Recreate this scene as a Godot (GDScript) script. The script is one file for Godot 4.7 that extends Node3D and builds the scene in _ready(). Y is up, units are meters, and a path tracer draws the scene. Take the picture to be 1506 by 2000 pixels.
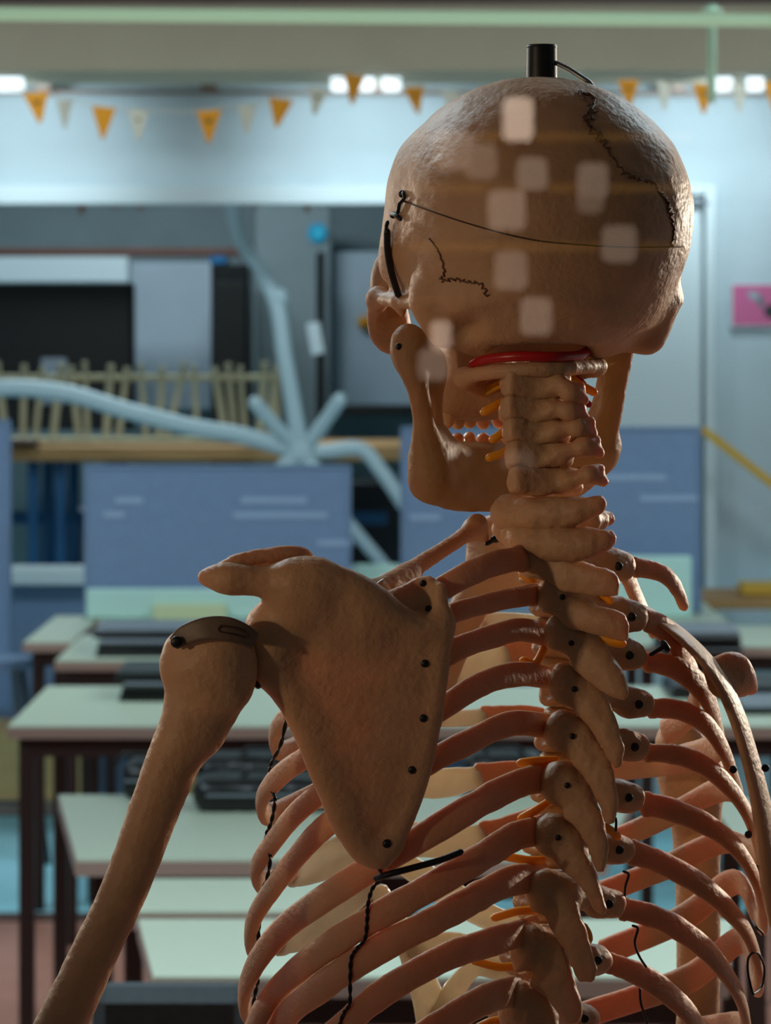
extends Node3D

const FPX := 6150.0           # focal length in pixels of a 1506 x 2000 frame
const EYE := 1.5              # height of the lens
const HORIZON := 680.0
const SK := 1.6               # distance of the spine
const K := SK / FPX           # metres per pixel at the spine

var M := {}
var sk_root: Node3D
var sk_at := Vector3.ZERO
var rng := RandomNumberGenerator.new()
var used := {}

# ------------------------------------------------------------------ places
func S(px: float, py: float, w: float = 0.0) -> Vector3:
	var d := SK + w * K
	return Vector3((px - 753.0) * d / FPX, EYE - (py - HORIZON) * d / FPX, -d)

func B(px: float, py: float, d: float) -> Vector3:
	return Vector3((px - 753.0) * d / FPX, EYE - (py - HORIZON) * d / FPX, -d)

func R(px: float, w: float = 0.0) -> float:
	return px * (SK + w * K) / FPX

# ------------------------------------------------------------------ nodes
func numbered(called: String) -> String:
	var n: int = used.get(called, -1) + 1
	used[called] = n
	return called if n == 0 else "%s_%03d" % [called, n]

func obj(called: String, mesh: Mesh, mat: Material, parent: Node3D = null, at := Vector3.ZERO) -> MeshInstance3D:
	var o := MeshInstance3D.new()
	o.name = numbered(called) if parent == null else called
	o.mesh = mesh
	o.material_override = mat
	o.position = at
	if parent == null:
		add_child(o, true)
	else:
		parent.add_child(o, true)
	return o

func thing(called: String, label: String, category: String, at := Vector3.ZERO, turn := 0.0, group := "") -> Node3D:
	var o := Node3D.new()
	o.name = numbered(called)
	add_child(o, true)
	o.position = at
	o.rotation.y = turn
	return tag(o, label, category, group)

func tag(o: Node3D, label: String, category: String, group := "") -> Node3D:
	o.set_meta("label", label)
	o.set_meta("category", category)
	if group != "":
		o.set_meta("group", group)
	return o

func struct(called: String, mesh: Mesh, mat: Material, at := Vector3.ZERO, label := "") -> MeshInstance3D:
	var o := MeshInstance3D.new()
	o.name = called
	o.mesh = mesh
	o.material_override = mat
	o.position = at
	add_child(o, true)
	o.set_meta("kind", "structure")
	if label != "":
		o.set_meta("label", label)
	return o

# ------------------------------------------------------------------ plain meshes
func st_new() -> SurfaceTool:
	var st := SurfaceTool.new()
	st.begin(Mesh.PRIMITIVE_TRIANGLES)
	return st

func quad(st: SurfaceTool, a: Vector3, b: Vector3, c: Vector3, d: Vector3) -> void:
	for p in [a, b, c, a, c, d]:
		st.add_vertex(p)

# box with chamfered edges, centre c, size s
func add_box(st: SurfaceTool, c: Vector3, s: Vector3, bev := 0.004, basis := Basis.IDENTITY) -> void:
	var h := s * 0.5
	var e: float = minf(bev, minf(h.x, minf(h.y, h.z)) * 0.6)
	var corner := {}
	for sx in [-1, 1]:
		for sy in [-1, 1]:
			for sz in [-1, 1]:
				for ax in 3:
					var q := Vector3(sx * (h.x - e), sy * (h.y - e), sz * (h.z - e))
					q[ax] = [sx * h.x, sy * h.y, sz * h.z][ax]
					corner[[sx, sy, sz, ax]] = c + basis * q
	st.set_smooth_group(-1)
	for ax in 3:
		var u := (ax + 1) % 3
		var v := (ax + 2) % 3
		for sg in [-1, 1]:
			var ring := []
			for t in [[-1, -1], [1, -1], [1, 1], [-1, 1]]:
				var k := [0, 0, 0]
				k[ax] = sg
				k[u] = t[0]
				k[v] = t[1]
				ring.append(corner[[k[0], k[1], k[2], ax]])
			if sg > 0:
				quad(st, ring[0], ring[3], ring[2], ring[1])
			else:
				quad(st, ring[0], ring[1], ring[2], ring[3])
	for ax in 3:          # edge chamfers along ax
		var u := (ax + 1) % 3
		var v := (ax + 2) % 3
		for su in [-1, 1]:
			for sv in [-1, 1]:
				var k0 := [0, 0, 0]
				k0[ax] = -1
				k0[u] = su
				k0[v] = sv
				var k1 := k0.duplicate()
				k1[ax] = 1
				var a: Vector3 = corner[[k0[0], k0[1], k0[2], u]]
				var b: Vector3 = corner[[k1[0], k1[1], k1[2], u]]
				var c2: Vector3 = corner[[k1[0], k1[1], k1[2], v]]
				var d: Vector3 = corner[[k0[0], k0[1], k0[2], v]]
				if su * sv > 0:
					quad(st, a, b, c2, d)
				else:
					quad(st, d, c2, b, a)
	for sx in [-1, 1]:
		for sy in [-1, 1]:
			for sz in [-1, 1]:
				var t := [corner[[sx, sy, sz, 0]], corner[[sx, sy, sz, 1]], corner[[sx, sy, sz, 2]]]
				if sx * sy * sz > 0:
					t.reverse()
				for p in t:
					st.add_vertex(p)

func done(st: SurfaceTool) -> ArrayMesh:
	st.generate_normals()
	return st.commit()

func bx(s: Vector3, bev := 0.004, c := Vector3.ZERO) -> ArrayMesh:
	var st := st_new()
	add_box(st, c, s, bev)
	return done(st)

func span_box(a: Vector3, b: Vector3, bev := 0.004) -> Array:      # [mesh round its own centre, centre]
	var lo := Vector3(minf(a.x, b.x), minf(a.y, b.y), minf(a.z, b.z))
	var hi := Vector3(maxf(a.x, b.x), maxf(a.y, b.y), maxf(a.z, b.z))
	return [bx(hi - lo, bev), (lo + hi) * 0.5]

func catmull(pts: Array, sub: int) -> Array:        # arrays of floats, any width
	var out := []
	var n := pts.size()
	for i in n - 1:
		var p0: Array = pts[maxi(i - 1, 0)]
		var p1: Array = pts[i]
		var p2: Array = pts[i + 1]
		var p3: Array = pts[mini(i + 2, n - 1)]
		for s in sub:
			var t := float(s) / sub
			var r := []
			for k in p1.size():
				r.append(0.5 * ((2.0 * p1[k]) + (p2[k] - p0[k]) * t + (2.0 * p0[k] - 5.0 * p1[k] + 4.0 * p2[k] - p3[k]) * t * t + (3.0 * p1[k] - p0[k] - 3.0 * p2[k] + p3[k]) * t * t * t))
			out.append(r)
	out.append(pts[n - 1])
	return out

# sweep: rows of [Vector3 place, half height, half thickness]; "axis" gives the flat side's facing (away from it) or a fixed direction
func sweep(rows: Array, face: Callable, sides := 12, power := 1.0) -> ArrayMesh:
	var st := st_new()
	st.set_smooth_group(0)
	var rings := []
	var n := rows.size()
	for i in n:
		var p: Vector3 = rows[i][0]
		var tan: Vector3 = (rows[mini(i + 1, n - 1)][0] - rows[maxi(i - 1, 0)][0]).normalized()
		var nn: Vector3 = face.call(p)
		nn = (nn - tan * nn.dot(tan)).normalized()
		var bb := tan.cross(nn).normalized()
		var ring := []
		for s in sides:
			var a := TAU * s / sides
			var ca := cos(a)
			var sa := sin(a)
			ca = signf(ca) * pow(absf(ca), power)
			sa = signf(sa) * pow(absf(sa), power)
			ring.append(p + bb * ca * rows[i][1] + nn * sa * rows[i][2])
		rings.append(ring)
	# rounded ends
	var t0: Vector3 = (rows[0][0] - rows[1][0]).normalized()
	var t1: Vector3 = (rows[n - 1][0] - rows[n - 2][0]).normalized()
	rings.push_front(cap_ring(rings[0], rows[0][0], 0.62, t0 * rows[0][2] * 0.7))
	rings.push_back(cap_ring(rings[rings.size() - 1], rows[n - 1][0], 0.62, t1 * rows[n - 1][2] * 0.7))
	for i in rings.size() - 1:
		for s in sides:
			var s2 := (s + 1) % sides
			quad(st, rings[i][s], rings[i + 1][s], rings[i + 1][s2], rings[i][s2])
	var e0: Vector3 = rows[0][0] + t0 * rows[0][2] * 0.95
	var e1: Vector3 = rows[n - 1][0] + t1 * rows[n - 1][2] * 0.95
	var last: Array = rings[rings.size() - 1]
	for s in sides:
		var s2 := (s + 1) % sides
		for p in [e0, rings[0][s], rings[0][s2]]:
			st.add_vertex(p)
		for p in [e1, last[s2], last[s]]:
			st.add_vertex(p)
	st.index()
	st.generate_normals()
	return st.commit()

func cap_ring(ring: Array, c: Vector3, f: float, off: Vector3) -> Array:
	var r := []
	for p in ring:
		r.append(c + (p - c) * f + off)
	return r

func tube(points: Array, radius: float, sides := 8) -> ArrayMesh:
	var rows := []
	for p in points:
		rows.append([p, radius, radius])
	return sweep(rows, func(_p): return Vector3(0.13, 0.21, 1.0), sides)

func tube_up(points: Array, radius: float, sides := 8) -> ArrayMesh:     # for runs along the line of sight
	var rows := []
	for p in points:
		rows.append([p, radius, radius])
	return sweep(rows, func(_p): return Vector3(0.83, 0.47, 0.11), sides)

func smooth_points(raw: Array, sub := 6) -> Array:     # raw: [px,py,w] -> places in the skeleton's frame
	var out := []
	for r in catmull(raw, sub):
		out.append(S(r[0], r[1], r[2]) - sk_at)
	return out

# ------------------------------------------------------------------ distance fields and surface nets
class Prim:
	var t := 0                  # 0 tapered capsule, 1 ellipsoid, 2 rounded box, 3 plate
	var a := Vector3.ZERO
	var ba := Vector3.ZERO
	var inv := 0.0
	var ra := 0.0
	var rd := 0.0
	var k := 0.004
	var sub := false
	var m := Basis.IDENTITY     # world to local
	var r := Vector3.ONE
	var lo := Vector3.ZERO
	var hi := Vector3.ZERO
	var poly := PackedVector2Array()
	var pts := PackedVector3Array()
	var rad := PackedFloat32Array()
	func d(p: Vector3) -> float:
		if t == 4:
			var best := 1e9
			for i in pts.size() - 1:
				var s := pts[i + 1] - pts[i]
				var q := p - pts[i]
				var h := clampf(q.dot(s) / s.length_squared(), 0.0, 1.0)
				best = minf(best, (q - s * h).length() - rad[i] - (rad[i + 1] - rad[i]) * h)
			return best
		if t == 0:
			var q := p - a
			var h := clampf(q.dot(ba) * inv, 0.0, 1.0)
			return (q - ba * h).length() - ra - rd * h
		if t == 1:
			var q := m * (p - a)
			var k0 := (q / r).length()
			var k1 := (q / (r * r)).length()
			return k0 * (k0 - 1.0) / maxf(k1, 1e-6)
		if t == 2:
			var q := (m * (p - a)).abs() - r
			return Vector3(maxf(q.x, 0.0), maxf(q.y, 0.0), maxf(q.z, 0.0)).length() + minf(maxf(q.x, maxf(q.y, q.z)), 0.0) - ra
		# plate: poly in XY, thickness along Z, bowed
		var u := Vector2(p.x, p.y)
		var dd := 1e9
		var inside := false
		var n := poly.size()
		var j := n - 1
		for i in n:
			var e := poly[j] - poly[i]
			var w := u - poly[i]
			var b := w - e * clampf(w.dot(e) / e.dot(e), 0.0, 1.0)
			dd = minf(dd, b.dot(b))
			if (poly[i].y > u.y) != (poly[j].y > u.y) and u.x < (poly[j].x - poly[i].x) * (u.y - poly[i].y) / (poly[j].y - poly[i].y) + poly[i].x:
				inside = not inside
			j = i
		var pd := sqrt(dd) * (-1.0 if inside else 1.0)
		var zc := a.z + r.x * (u.x - a.x) + r.y * (u.y - a.y) + r.z * ((u.x - a.x) * (u.x - a.x) + (u.y - a.y) * (u.y - a.y) * 0.5)
		var dz := absf(p.z - zc) - ra
		var ox := maxf(pd + rd, 0.0)
		var oz := maxf(dz + rd, 0.0)
		return sqrt(ox * ox + oz * oz) + minf(maxf(pd + rd, dz + rd), 0.0) - rd

func capsule(a: Vector3, b: Vector3, ra: float, rb: float, k := 0.004, sub := false) -> Prim:
	var p := Prim.new()
	p.a = a
	p.ba = b - a
	p.inv = 1.0 / maxf((b - a).length_squared(), 1e-12)
	p.ra = ra
	p.rd = rb - ra
	p.k = k
	p.sub = sub
	var r := maxf(ra, rb)
	p.lo = Vector3(minf(a.x, b.x), minf(a.y, b.y), minf(a.z, b.z)) - Vector3.ONE * r
	p.hi = Vector3(maxf(a.x, b.x), maxf(a.y, b.y), maxf(a.z, b.z)) + Vector3.ONE * r
	return p

func ellipsoid(c: Vector3, r: Vector3, yaw := 0.0, roll := 0.0, k := 0.006, sub := false, pitch := 0.0) -> Prim:
	var p := Prim.new()
	p.t = 1
	p.a = c
	p.r = r
	p.m = (Basis(Vector3.UP, yaw) * Basis(Vector3.BACK, roll) * Basis(Vector3.RIGHT, pitch)).inverse()
	p.k = k
	p.sub = sub
	var m := maxf(r.x, maxf(r.y, r.z))
	p.lo = c - Vector3.ONE * m
	p.hi = c + Vector3.ONE * m
	return p

func rbox(c: Vector3, half: Vector3, round_: float, yaw := 0.0, roll := 0.0, k := 0.004, sub := false, pitch := 0.0) -> Prim:
	var p := ellipsoid(c, half, yaw, roll, k, sub, pitch)
	p.t = 2
	p.ra = round_
	p.r = half - Vector3.ONE * round_
	var m := half.length()
	p.lo = c - Vector3.ONE * m
	p.hi = c + Vector3.ONE * m
	return p

func chain(list: Array, raw: Array, k := 0.004, sub := false) -> void:       # raw: [px, py, w, r px], one smooth run
	var rows := raw if raw.size() < 3 else catmull(raw, 3)
	var p := Prim.new()
	p.t = 4
	p.k = k
	p.sub = sub
	p.lo = Vector3.ONE * 1e9
	p.hi = -p.lo
	for r in rows:
		var q := S(r[0], r[1], r[2])
		var rr := R(r[3], r[2])
		p.pts.append(q)
		p.rad.append(rr)
		p.lo = Vector3(minf(p.lo.x, q.x - rr), minf(p.lo.y, q.y - rr), minf(p.lo.z, q.z - rr))
		p.hi = Vector3(maxf(p.hi.x, q.x + rr), maxf(p.hi.y, q.y + rr), maxf(p.hi.z, q.z + rr))
	list.append(p)

func field(list: Array, p: Vector3) -> float:
	var d := 1e3
	for pr: Prim in list:
		var e := pr.d(p)
		if pr.sub:
			var h := maxf(pr.k - absf(d + e), 0.0) / pr.k
			d = maxf(d, -e) + h * h * pr.k * 0.25
		else:
			var h := maxf(pr.k - absf(d - e), 0.0) / pr.k
			d = minf(d, e) - h * h * pr.k * 0.25
	return d

func nets(list: Array, cell: float, origin: Vector3, rough := 0.0, freq := 80.0, nseed := 1) -> ArrayMesh:
	var lo := Vector3.ONE * 1e9
	var hi := -lo
	for pr: Prim in list:
		if not pr.sub:
			lo = Vector3(minf(lo.x, pr.lo.x), minf(lo.y, pr.lo.y), minf(lo.z, pr.lo.z))
			hi = Vector3(maxf(hi.x, pr.hi.x), maxf(hi.y, pr.hi.y), maxf(hi.z, pr.hi.z))
	var swell := 0.0
	for pr: Prim in list:
		swell = maxf(swell, pr.k * 0.5)
	lo -= Vector3.ONE * (cell * 3.0 + swell)
	hi += Vector3.ONE * (cell * 3.0 + swell)
	var nb := Vector3i(int(ceil((hi.x - lo.x) / cell / 4.0)), int(ceil((hi.y - lo.y) / cell / 4.0)), int(ceil((hi.z - lo.z) / cell / 4.0)))
	var nx := nb.x * 4
	var ny := nb.y * 4
	var nz := nb.z * 4
	var sy := nx
	var sz := nx * ny
	var val := PackedFloat32Array()
	val.resize(nx * ny * nz)
	val.fill(1.0)
	var reach := cell * 4.0 * 0.5 * 1.7321 + cell * 1.8
	var active := []
	for bz in nb.z:
		for by in nb.y:
			for bx_ in nb.x:
				var c := lo + Vector3(bx_ * 4 + 1.5, by * 4 + 1.5, bz * 4 + 1.5) * cell
				var d := 1e3
				var ds := PackedFloat32Array()
				for pr: Prim in list:
					var e := pr.d(c)
					ds.append(e)
					if pr.sub:
						d = maxf(d, -e)
					else:
						var h := maxf(pr.k - absf(d - e), 0.0) / pr.k
						d = minf(d, e) - h * h * pr.k * 0.25
				if absf(d) > reach * 1.25:
					if d < 0.0:
						for z in 4:
							for y in 4:
								var o := (bz * 4 + z) * sz + (by * 4 + y) * sy + bx_ * 4
								for x in 4:
									val[o + x] = -1.0
					continue
				var near := []
				for i in list.size():
					var pr: Prim = list[i]
					if pr.sub:
						if ds[i] < reach * 2.0 + pr.k:
							near.append(pr)
					elif ds[i] < d + reach * 2.2 + pr.k:
						near.append(pr)
				active.append(Vector3i(bx_, by, bz))
				for z in 4:
					for y in 4:
						var o := (bz * 4 + z) * sz + (by * 4 + y) * sy + bx_ * 4
						for x in 4:
							val[o + x] = field(near, lo + Vector3(bx_ * 4 + x, by * 4 + y, bz * 4 + z) * cell)
	var vid := PackedInt32Array()
	vid.resize(nx * ny * nz)
	vid.fill(-1)
	var verts := PackedVector3Array()
	var cells := PackedInt32Array()
	var offs := [0, 1, sy, sy + 1, sz, sz + 1, sz + sy, sz + sy + 1]
	var oc := [Vector3(0, 0, 0), Vector3(1, 0, 0), Vector3(0, 1, 0), Vector3(1, 1, 0), Vector3(0, 0, 1), Vector3(1, 0, 1), Vector3(0, 1, 1), Vector3(1, 1, 1)]
	var edges := [[0, 1], [2, 3], [4, 5], [6, 7], [0, 2], [1, 3], [4, 6], [5, 7], [0, 4], [1, 5], [2, 6], [3, 7]]
	for blk: Vector3i in active:
		for z in range(blk.z * 4, mini(blk.z * 4 + 4, nz - 1)):
			for y in range(blk.y * 4, mini(blk.y * 4 + 4, ny - 1)):
				for x in range(blk.x * 4, mini(blk.x * 4 + 4, nx - 1)):
					var o := z * sz + y * sy + x
					var neg := 0
					for q in 8:
						if val[o + offs[q]] < 0.0:
							neg += 1
					if neg == 0 or neg == 8:
						continue
					var acc := Vector3.ZERO
					var n := 0
					for e in edges:
						var va := val[o + offs[e[0]]]
						var vb := val[o + offs[e[1]]]
						if (va < 0.0) != (vb < 0.0):
							acc += oc[e[0]].lerp(oc[e[1]], va / (va - vb))
							n += 1
					vid[o] = verts.size()
					verts.append(lo + (Vector3(x, y, z) + acc / n) * cell - origin)
					cells.append(o)
	var idx := PackedInt32Array()
	var steps := [1, sy, sz]
	for i in cells.size():
		var o := cells[i]
		for ax in 3:
			var va := val[o]
			var vb := val[o + steps[ax]]
			if (va < 0.0) == (vb < 0.0):
				continue
			var u: int = steps[(ax + 1) % 3]
			var v: int = steps[(ax + 2) % 3]
			if o - u - v < 0:
				continue
			var a := vid[o]
			var b := vid[o - u]
			var c := vid[o - u - v]
			var d := vid[o - v]
			if a < 0 or b < 0 or c < 0 or d < 0:
				continue
			if va < 0.0:
				idx.append_array(PackedInt32Array([a, c, b, a, d, c]))
			else:
				idx.append_array(PackedInt32Array([a, b, c, a, c, d]))
	var nrm := normals_of(verts, idx)
	if rough > 0.0:
		var ns := FastNoiseLite.new()
		ns.seed = nseed
		ns.frequency = freq
		ns.fractal_octaves = 3
		for i in verts.size():
			verts[i] += nrm[i] * rough * ns.get_noise_3dv(verts[i])
		nrm = normals_of(verts, idx)
	var arr := []
	arr.resize(Mesh.ARRAY_MAX)
	arr[Mesh.ARRAY_VERTEX] = verts
	arr[Mesh.ARRAY_NORMAL] = nrm
	arr[Mesh.ARRAY_INDEX] = idx
	var am := ArrayMesh.new()
	am.add_surface_from_arrays(Mesh.PRIMITIVE_TRIANGLES, arr)
	return am

func normals_of(verts: PackedVector3Array, idx: PackedInt32Array) -> PackedVector3Array:
	var nrm := PackedVector3Array()
	nrm.resize(verts.size())
	for i in range(0, idx.size(), 3):
		var a := verts[idx[i]]
		var f := (verts[idx[i + 2]] - a).cross(verts[idx[i + 1]] - a)
		nrm[idx[i]] += f
		nrm[idx[i + 1]] += f
		nrm[idx[i + 2]] += f
	for i in nrm.size():
		nrm[i] = nrm[i].normalized()
	return nrm

func march(list: Array, px: float, py: float, lift := 0.0) -> Vector3:       # where the line of sight through a point of the bone meets it
	var o := Vector3(0, EYE, 0)
	var dir := (S(px, py, 0.0) - o).normalized()
	var t := 1.42
	for i in 80:
		var d := field(list, o + dir * t)
		if d < 0.0004:
			break
		t += d * 0.7
		if t > 1.95:
			break
	return o + dir * (t - lift) - sk_at

# ------------------------------------------------------------------ materials
func mat(c: Color, rough := 0.6, metal := 0.0) -> StandardMaterial3D:
	var m := StandardMaterial3D.new()
	m.albedo_color = c
	m.roughness = rough
	m.metallic = metal
	return m

func noise_tex(freq: float, lo: Color, hi: Color, nseed: int, size := 512) -> NoiseTexture2D:
	var n := FastNoiseLite.new()
	n.seed = nseed
	n.frequency = freq
	n.fractal_octaves = 4
	var t := NoiseTexture2D.new()
	t.width = size
	t.height = size
	t.seamless = true
	t.noise = n
	var g := Gradient.new()
	g.set_color(0, lo)
	g.set_color(1, hi)
	t.color_ramp = g
	return t

func speckled(c: Color, amount: float, freq: float, scale: Vector3, rough: float, nseed: int) -> StandardMaterial3D:
	var m := mat(Color.WHITE, rough)
	m.albedo_texture = noise_tex(freq, c.darkened(amount), c.lightened(amount * 0.6), nseed)
	m.uv1_triplanar = true
	m.uv1_scale = scale
	return m

func make_materials() -> void:
	M.bone = speckled(Color(0.79, 0.61, 0.45), 0.07, 0.012, Vector3.ONE * 9.0, 0.52, 3)
	M.bone.subsurf_scatter_enabled = true
	M.bone.subsurf_scatter_strength = 0.22
	M.bone.metallic_specular = 0.4
	var grain := noise_tex(0.05, Color.BLACK, Color.WHITE, 41)
	grain.color_ramp = null
	grain.as_normal_map = true
	grain.bump_strength = 3.0
	M.bone.normal_enabled = true
	M.bone.normal_texture = grain
	M.bone.normal_scale = 0.7
	M.thin_bone = M.bone.duplicate()
	M.thin_bone.subsurf_scatter_strength = 0.4
	M.thin_bone.backlight_enabled = true
	M.thin_bone.backlight = Color(0.92, 1.0, 1.0)
	M.cartilage = speckled(Color(0.95, 0.93, 0.87), 0.10, 0.012, Vector3.ONE * 9.0, 0.2, 5)
	M.cartilage.subsurf_scatter_enabled = true
	M.cartilage.subsurf_scatter_strength = 0.25
	M.cartilage.backlight_enabled = true
	M.cartilage.backlight = Color(0.9, 0.88, 0.80)
	M.tooth = mat(Color(0.86, 0.70, 0.52), 0.3)
	M.tooth.subsurf_scatter_enabled = true
	M.tooth.subsurf_scatter_strength = 0.4
	M.seam = mat(Color(0.24, 0.15, 0.09), 0.8)
	M.suture = mat(Color(0.42, 0.28, 0.19), 0.7)
	M.strap = speckled(Color(0.42, 0.33, 0.25), 0.1, 0.02, Vector3.ONE * 20.0, 0.5, 6)
	M.black = mat(Color(0.03, 0.028, 0.028), 0.45)
	M.wire = mat(Color(0.05, 0.04, 0.035), 0.5, 0.2)
	M.steel = mat(Color(0.55, 0.55, 0.56), 0.35, 0.9)
	M.nerve = mat(Color(0.88, 0.60, 0.06), 0.4)
	M.nerve.subsurf_scatter_enabled = true
	M.nerve.subsurf_scatter_strength = 0.3
	M.artery = mat(Color(0.70, 0.03, 0.04), 0.35)
	M.disc = speckled(Color(0.80, 0.60, 0.40), 0.1, 0.02, Vector3.ONE * 9.0, 0.4, 8)
	M.wall = speckled(Color(0.80, 0.85, 0.87), 0.03, 0.01, Vector3.ONE * 0.7, 0.9, 11)
	M.beige = speckled(Color(0.86, 0.80, 0.69), 0.03, 0.01, Vector3.ONE * 0.7, 0.9, 12)
	M.trim = mat(Color(0.86, 0.90, 0.91), 0.5)
	M.bluewall = speckled(Color(0.47, 0.56, 0.68), 0.03, 0.01, Vector3.ONE * 0.8, 0.85, 13)
	M.divider = speckled(Color(0.46, 0.55, 0.68), 0.03, 0.02, Vector3.ONE * 2.0, 0.7, 14)
	M.grey = speckled(Color(0.52, 0.56, 0.57), 0.05, 0.01, Vector3.ONE * 0.6, 0.9, 15)
	M.palegrey = speckled(Color(0.66, 0.70, 0.74), 0.04, 0.01, Vector3.ONE * 0.6, 0.7, 16)
	M.dark = mat(Color(0.035, 0.04, 0.042), 0.35)
	M.top = speckled(Color(0.76, 0.80, 0.71), 0.02, 0.02, Vector3.ONE * 3.0, 0.35, 17)
	M.edge = mat(Color(0.62, 0.52, 0.47), 0.5)
	M.frame = mat(Color(0.16, 0.085, 0.07), 0.45)
	M.ply = speckled(Color(0.95, 0.77, 0.50), 0.08, 0.01, Vector3(0.6, 6.0, 0.6), 0.6, 18)
	M.pine = speckled(Color(0.76, 0.55, 0.31), 0.14, 0.01, Vector3(0.5, 12.0, 0.5), 0.55, 19)
	M.stick = speckled(Color(0.74, 0.70, 0.56), 0.1, 0.01, Vector3(6.0, 0.6, 6.0), 0.7, 20)
	M.teal = speckled(Color(0.66, 0.94, 0.99), 0.03, 0.01, Vector3.ONE * 0.8, 0.4, 21)
	M.terra = speckled(Color(0.74, 0.50, 0.42), 0.05, 0.01, Vector3.ONE * 0.9, 0.5, 22)
	M.blue = mat(Color(0.06, 0.33, 0.50), 0.5)
	M.mint = mat(Color(0.74, 0.88, 0.84), 0.5)
	M.white = mat(Color(0.86, 0.90, 0.91), 0.45)
	M.sculpt = mat(Color(0.76, 0.83, 0.85), 0.5)
	M.yellow = mat(Color(0.82, 0.53, 0.02), 0.8)
	M.paleflag = mat(Color(0.80, 0.77, 0.70), 0.75)
	M.print = mat(Color(0.35, 0.25, 0.10), 0.8)
	M.lettering = mat(Color(0.60, 0.68, 0.79), 0.7)
	M.timber = speckled(Color(0.30, 0.15, 0.10), 0.15, 0.01, Vector3(0.5, 9.0, 0.5), 0.6, 23)
	M.trunking = mat(Color(0.72, 0.84, 0.74), 0.4)
	M.tube = mat(Color(0.72, 0.84, 0.74), 0.4)
	M.tube.emission_enabled = true
	M.tube.emission = Color(0.70, 0.84, 0.68)
	M.tube.emission_energy_multiplier = 0.42
	M.pink = mat(Color(0.85, 0.42, 0.60), 0.6)
	M.cyan = mat(Color(0.03, 0.62, 0.78), 0.4)
	M.lapgrey = mat(Color(0.46, 0.49, 0.52), 0.4)
	M.charcoal = speckled(Color(0.20, 0.23, 0.24), 0.08, 0.02, Vector3.ONE * 6.0, 0.8, 24)
	M.plaster = mat(Color(0.22, 0.20, 0.18), 0.9)
	M.lamp = mat(Color(0.95, 0.97, 1.0), 0.5)
	M.lamp.emission_enabled = true
	M.lamp.emission = Color(0.92, 0.98, 1.0)
	M.lamp.emission_energy_multiplier = 1.5
	M.glass = mat(Color(1, 1, 1, 0.02), 0.0)
	M.glass.transparency = BaseMaterial3D.TRANSPARENCY_ALPHA
	M.glass.metallic_specular = 0.5

# ------------------------------------------------------------------ setting and light
func _ready() -> void:
	rng.seed = 7
	var cam := Camera3D.new()
	cam.name = "camera"
	cam.projection = Camera3D.PROJECTION_FRUSTUM
	cam.near = 0.05
	cam.far = 100.0
	cam.size = 2000.0 / FPX * 0.05
	cam.frustum_offset = Vector2(0.0, -(1000.0 - HORIZON) / FPX * 0.05)
	cam.position = Vector3(0, EYE, 0)
	add_child(cam)
	var ca := CameraAttributesPhysical.new()
	ca.frustum_focal_length = 85.0
	ca.frustum_focus_distance = 1.56
	ca.exposure_aperture = 15.0
	cam.attributes = ca
	cam.current = true
	var we := WorldEnvironment.new()
	we.name = "environment"
	var env := Environment.new()
	env.background_mode = Environment.BG_COLOR
	env.background_color = Color(0.07, 0.05, 0.035)
	env.tonemap_mode = Environment.TONE_MAPPER_LINEAR
	env.tonemap_exposure = 1.0
	env.sdfgi_enabled = true
	env.ssao_enabled = true
	env.ssil_enabled = true
	we.environment = env
	add_child(we)
	make_materials()
	lamps()
	outside()
	room()
	back_room()
	furniture()
	decorations()
	skeleton()

func panel_lamp(label: String, at: Vector3, size: Vector2, energy: float) -> void:
	var t := thing("ceiling_light", label, "ceiling light", at)
	obj("housing", bx(Vector3(size.x + 0.04, 0.05, size.y + 0.04), 0.006), M.white, t, Vector3(0, -0.025, 0))
	obj("diffuser", bx(Vector3(size.x, 0.012, size.y), 0.003), M.lamp, t, Vector3(0, -0.056, 0))
	var l := AreaLight3D.new()
	l.name = "panel_light"
	l.area_size = size
	l.light_energy = energy
	l.light_color = Color(0.86, 0.96, 1.0)
	l.area_range = 20.0
	l.shadow_enabled = true
	l.rotation.x = -PI / 2
	l.position = Vector3(0, -0.075, 0)
	t.add_child(l)

func spot_stand(label: String, at: Vector3, h: float, energy: float) -> void:
	var t := thing("floor_lamp", label, "floor lamp", at)
	obj("pole", tube([Vector3(0, 0.02, 0), Vector3(0, h - 0.02, 0)], 0.012, 10), M.dark, t)
	var cy := CylinderMesh.new()
	cy.top_radius = 0.14
	cy.bottom_radius = 0.15
	cy.height = 0.025
	obj("base", cy, M.dark, t, Vector3(0, 0.0125, 0))
	var dir := (Vector3(0.08, 1.42, -1.6) - (at + Vector3(0, h, 0))).normalized()
	var hd := CylinderMesh.new()
	hd.top_radius = 0.045
	hd.bottom_radius = 0.07
	hd.height = 0.15
	obj("lamp_head", hd, M.dark, t).transform = Transform3D(Basis(Quaternion(Vector3.DOWN, dir)), Vector3(0, h, 0))
	var lens := CylinderMesh.new()
	lens.top_radius = 0.06
	lens.bottom_radius = 0.06
	lens.height = 0.01
	obj("lamp_lens", lens, M.lamp, t).transform = Transform3D(Basis(Quaternion(Vector3.DOWN, dir)), Vector3(0, h, 0) + dir * 0.08)
	var l := SpotLight3D.new()
	l.name = "spot_light"
	l.light_color = Color(1.0, 0.93, 0.84)
	l.light_energy = energy
	l.light_size = 0.06
	l.spot_angle = 15.0
	l.spot_angle_attenuation = 0.5
	l.spot_range = 15.0
	l.shadow_enabled = true
	l.transform = Transform3D(Basis.looking_at(dir, Vector3.UP), Vector3(0, h, 0) + dir * 0.10)
	t.add_child(l)

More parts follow.
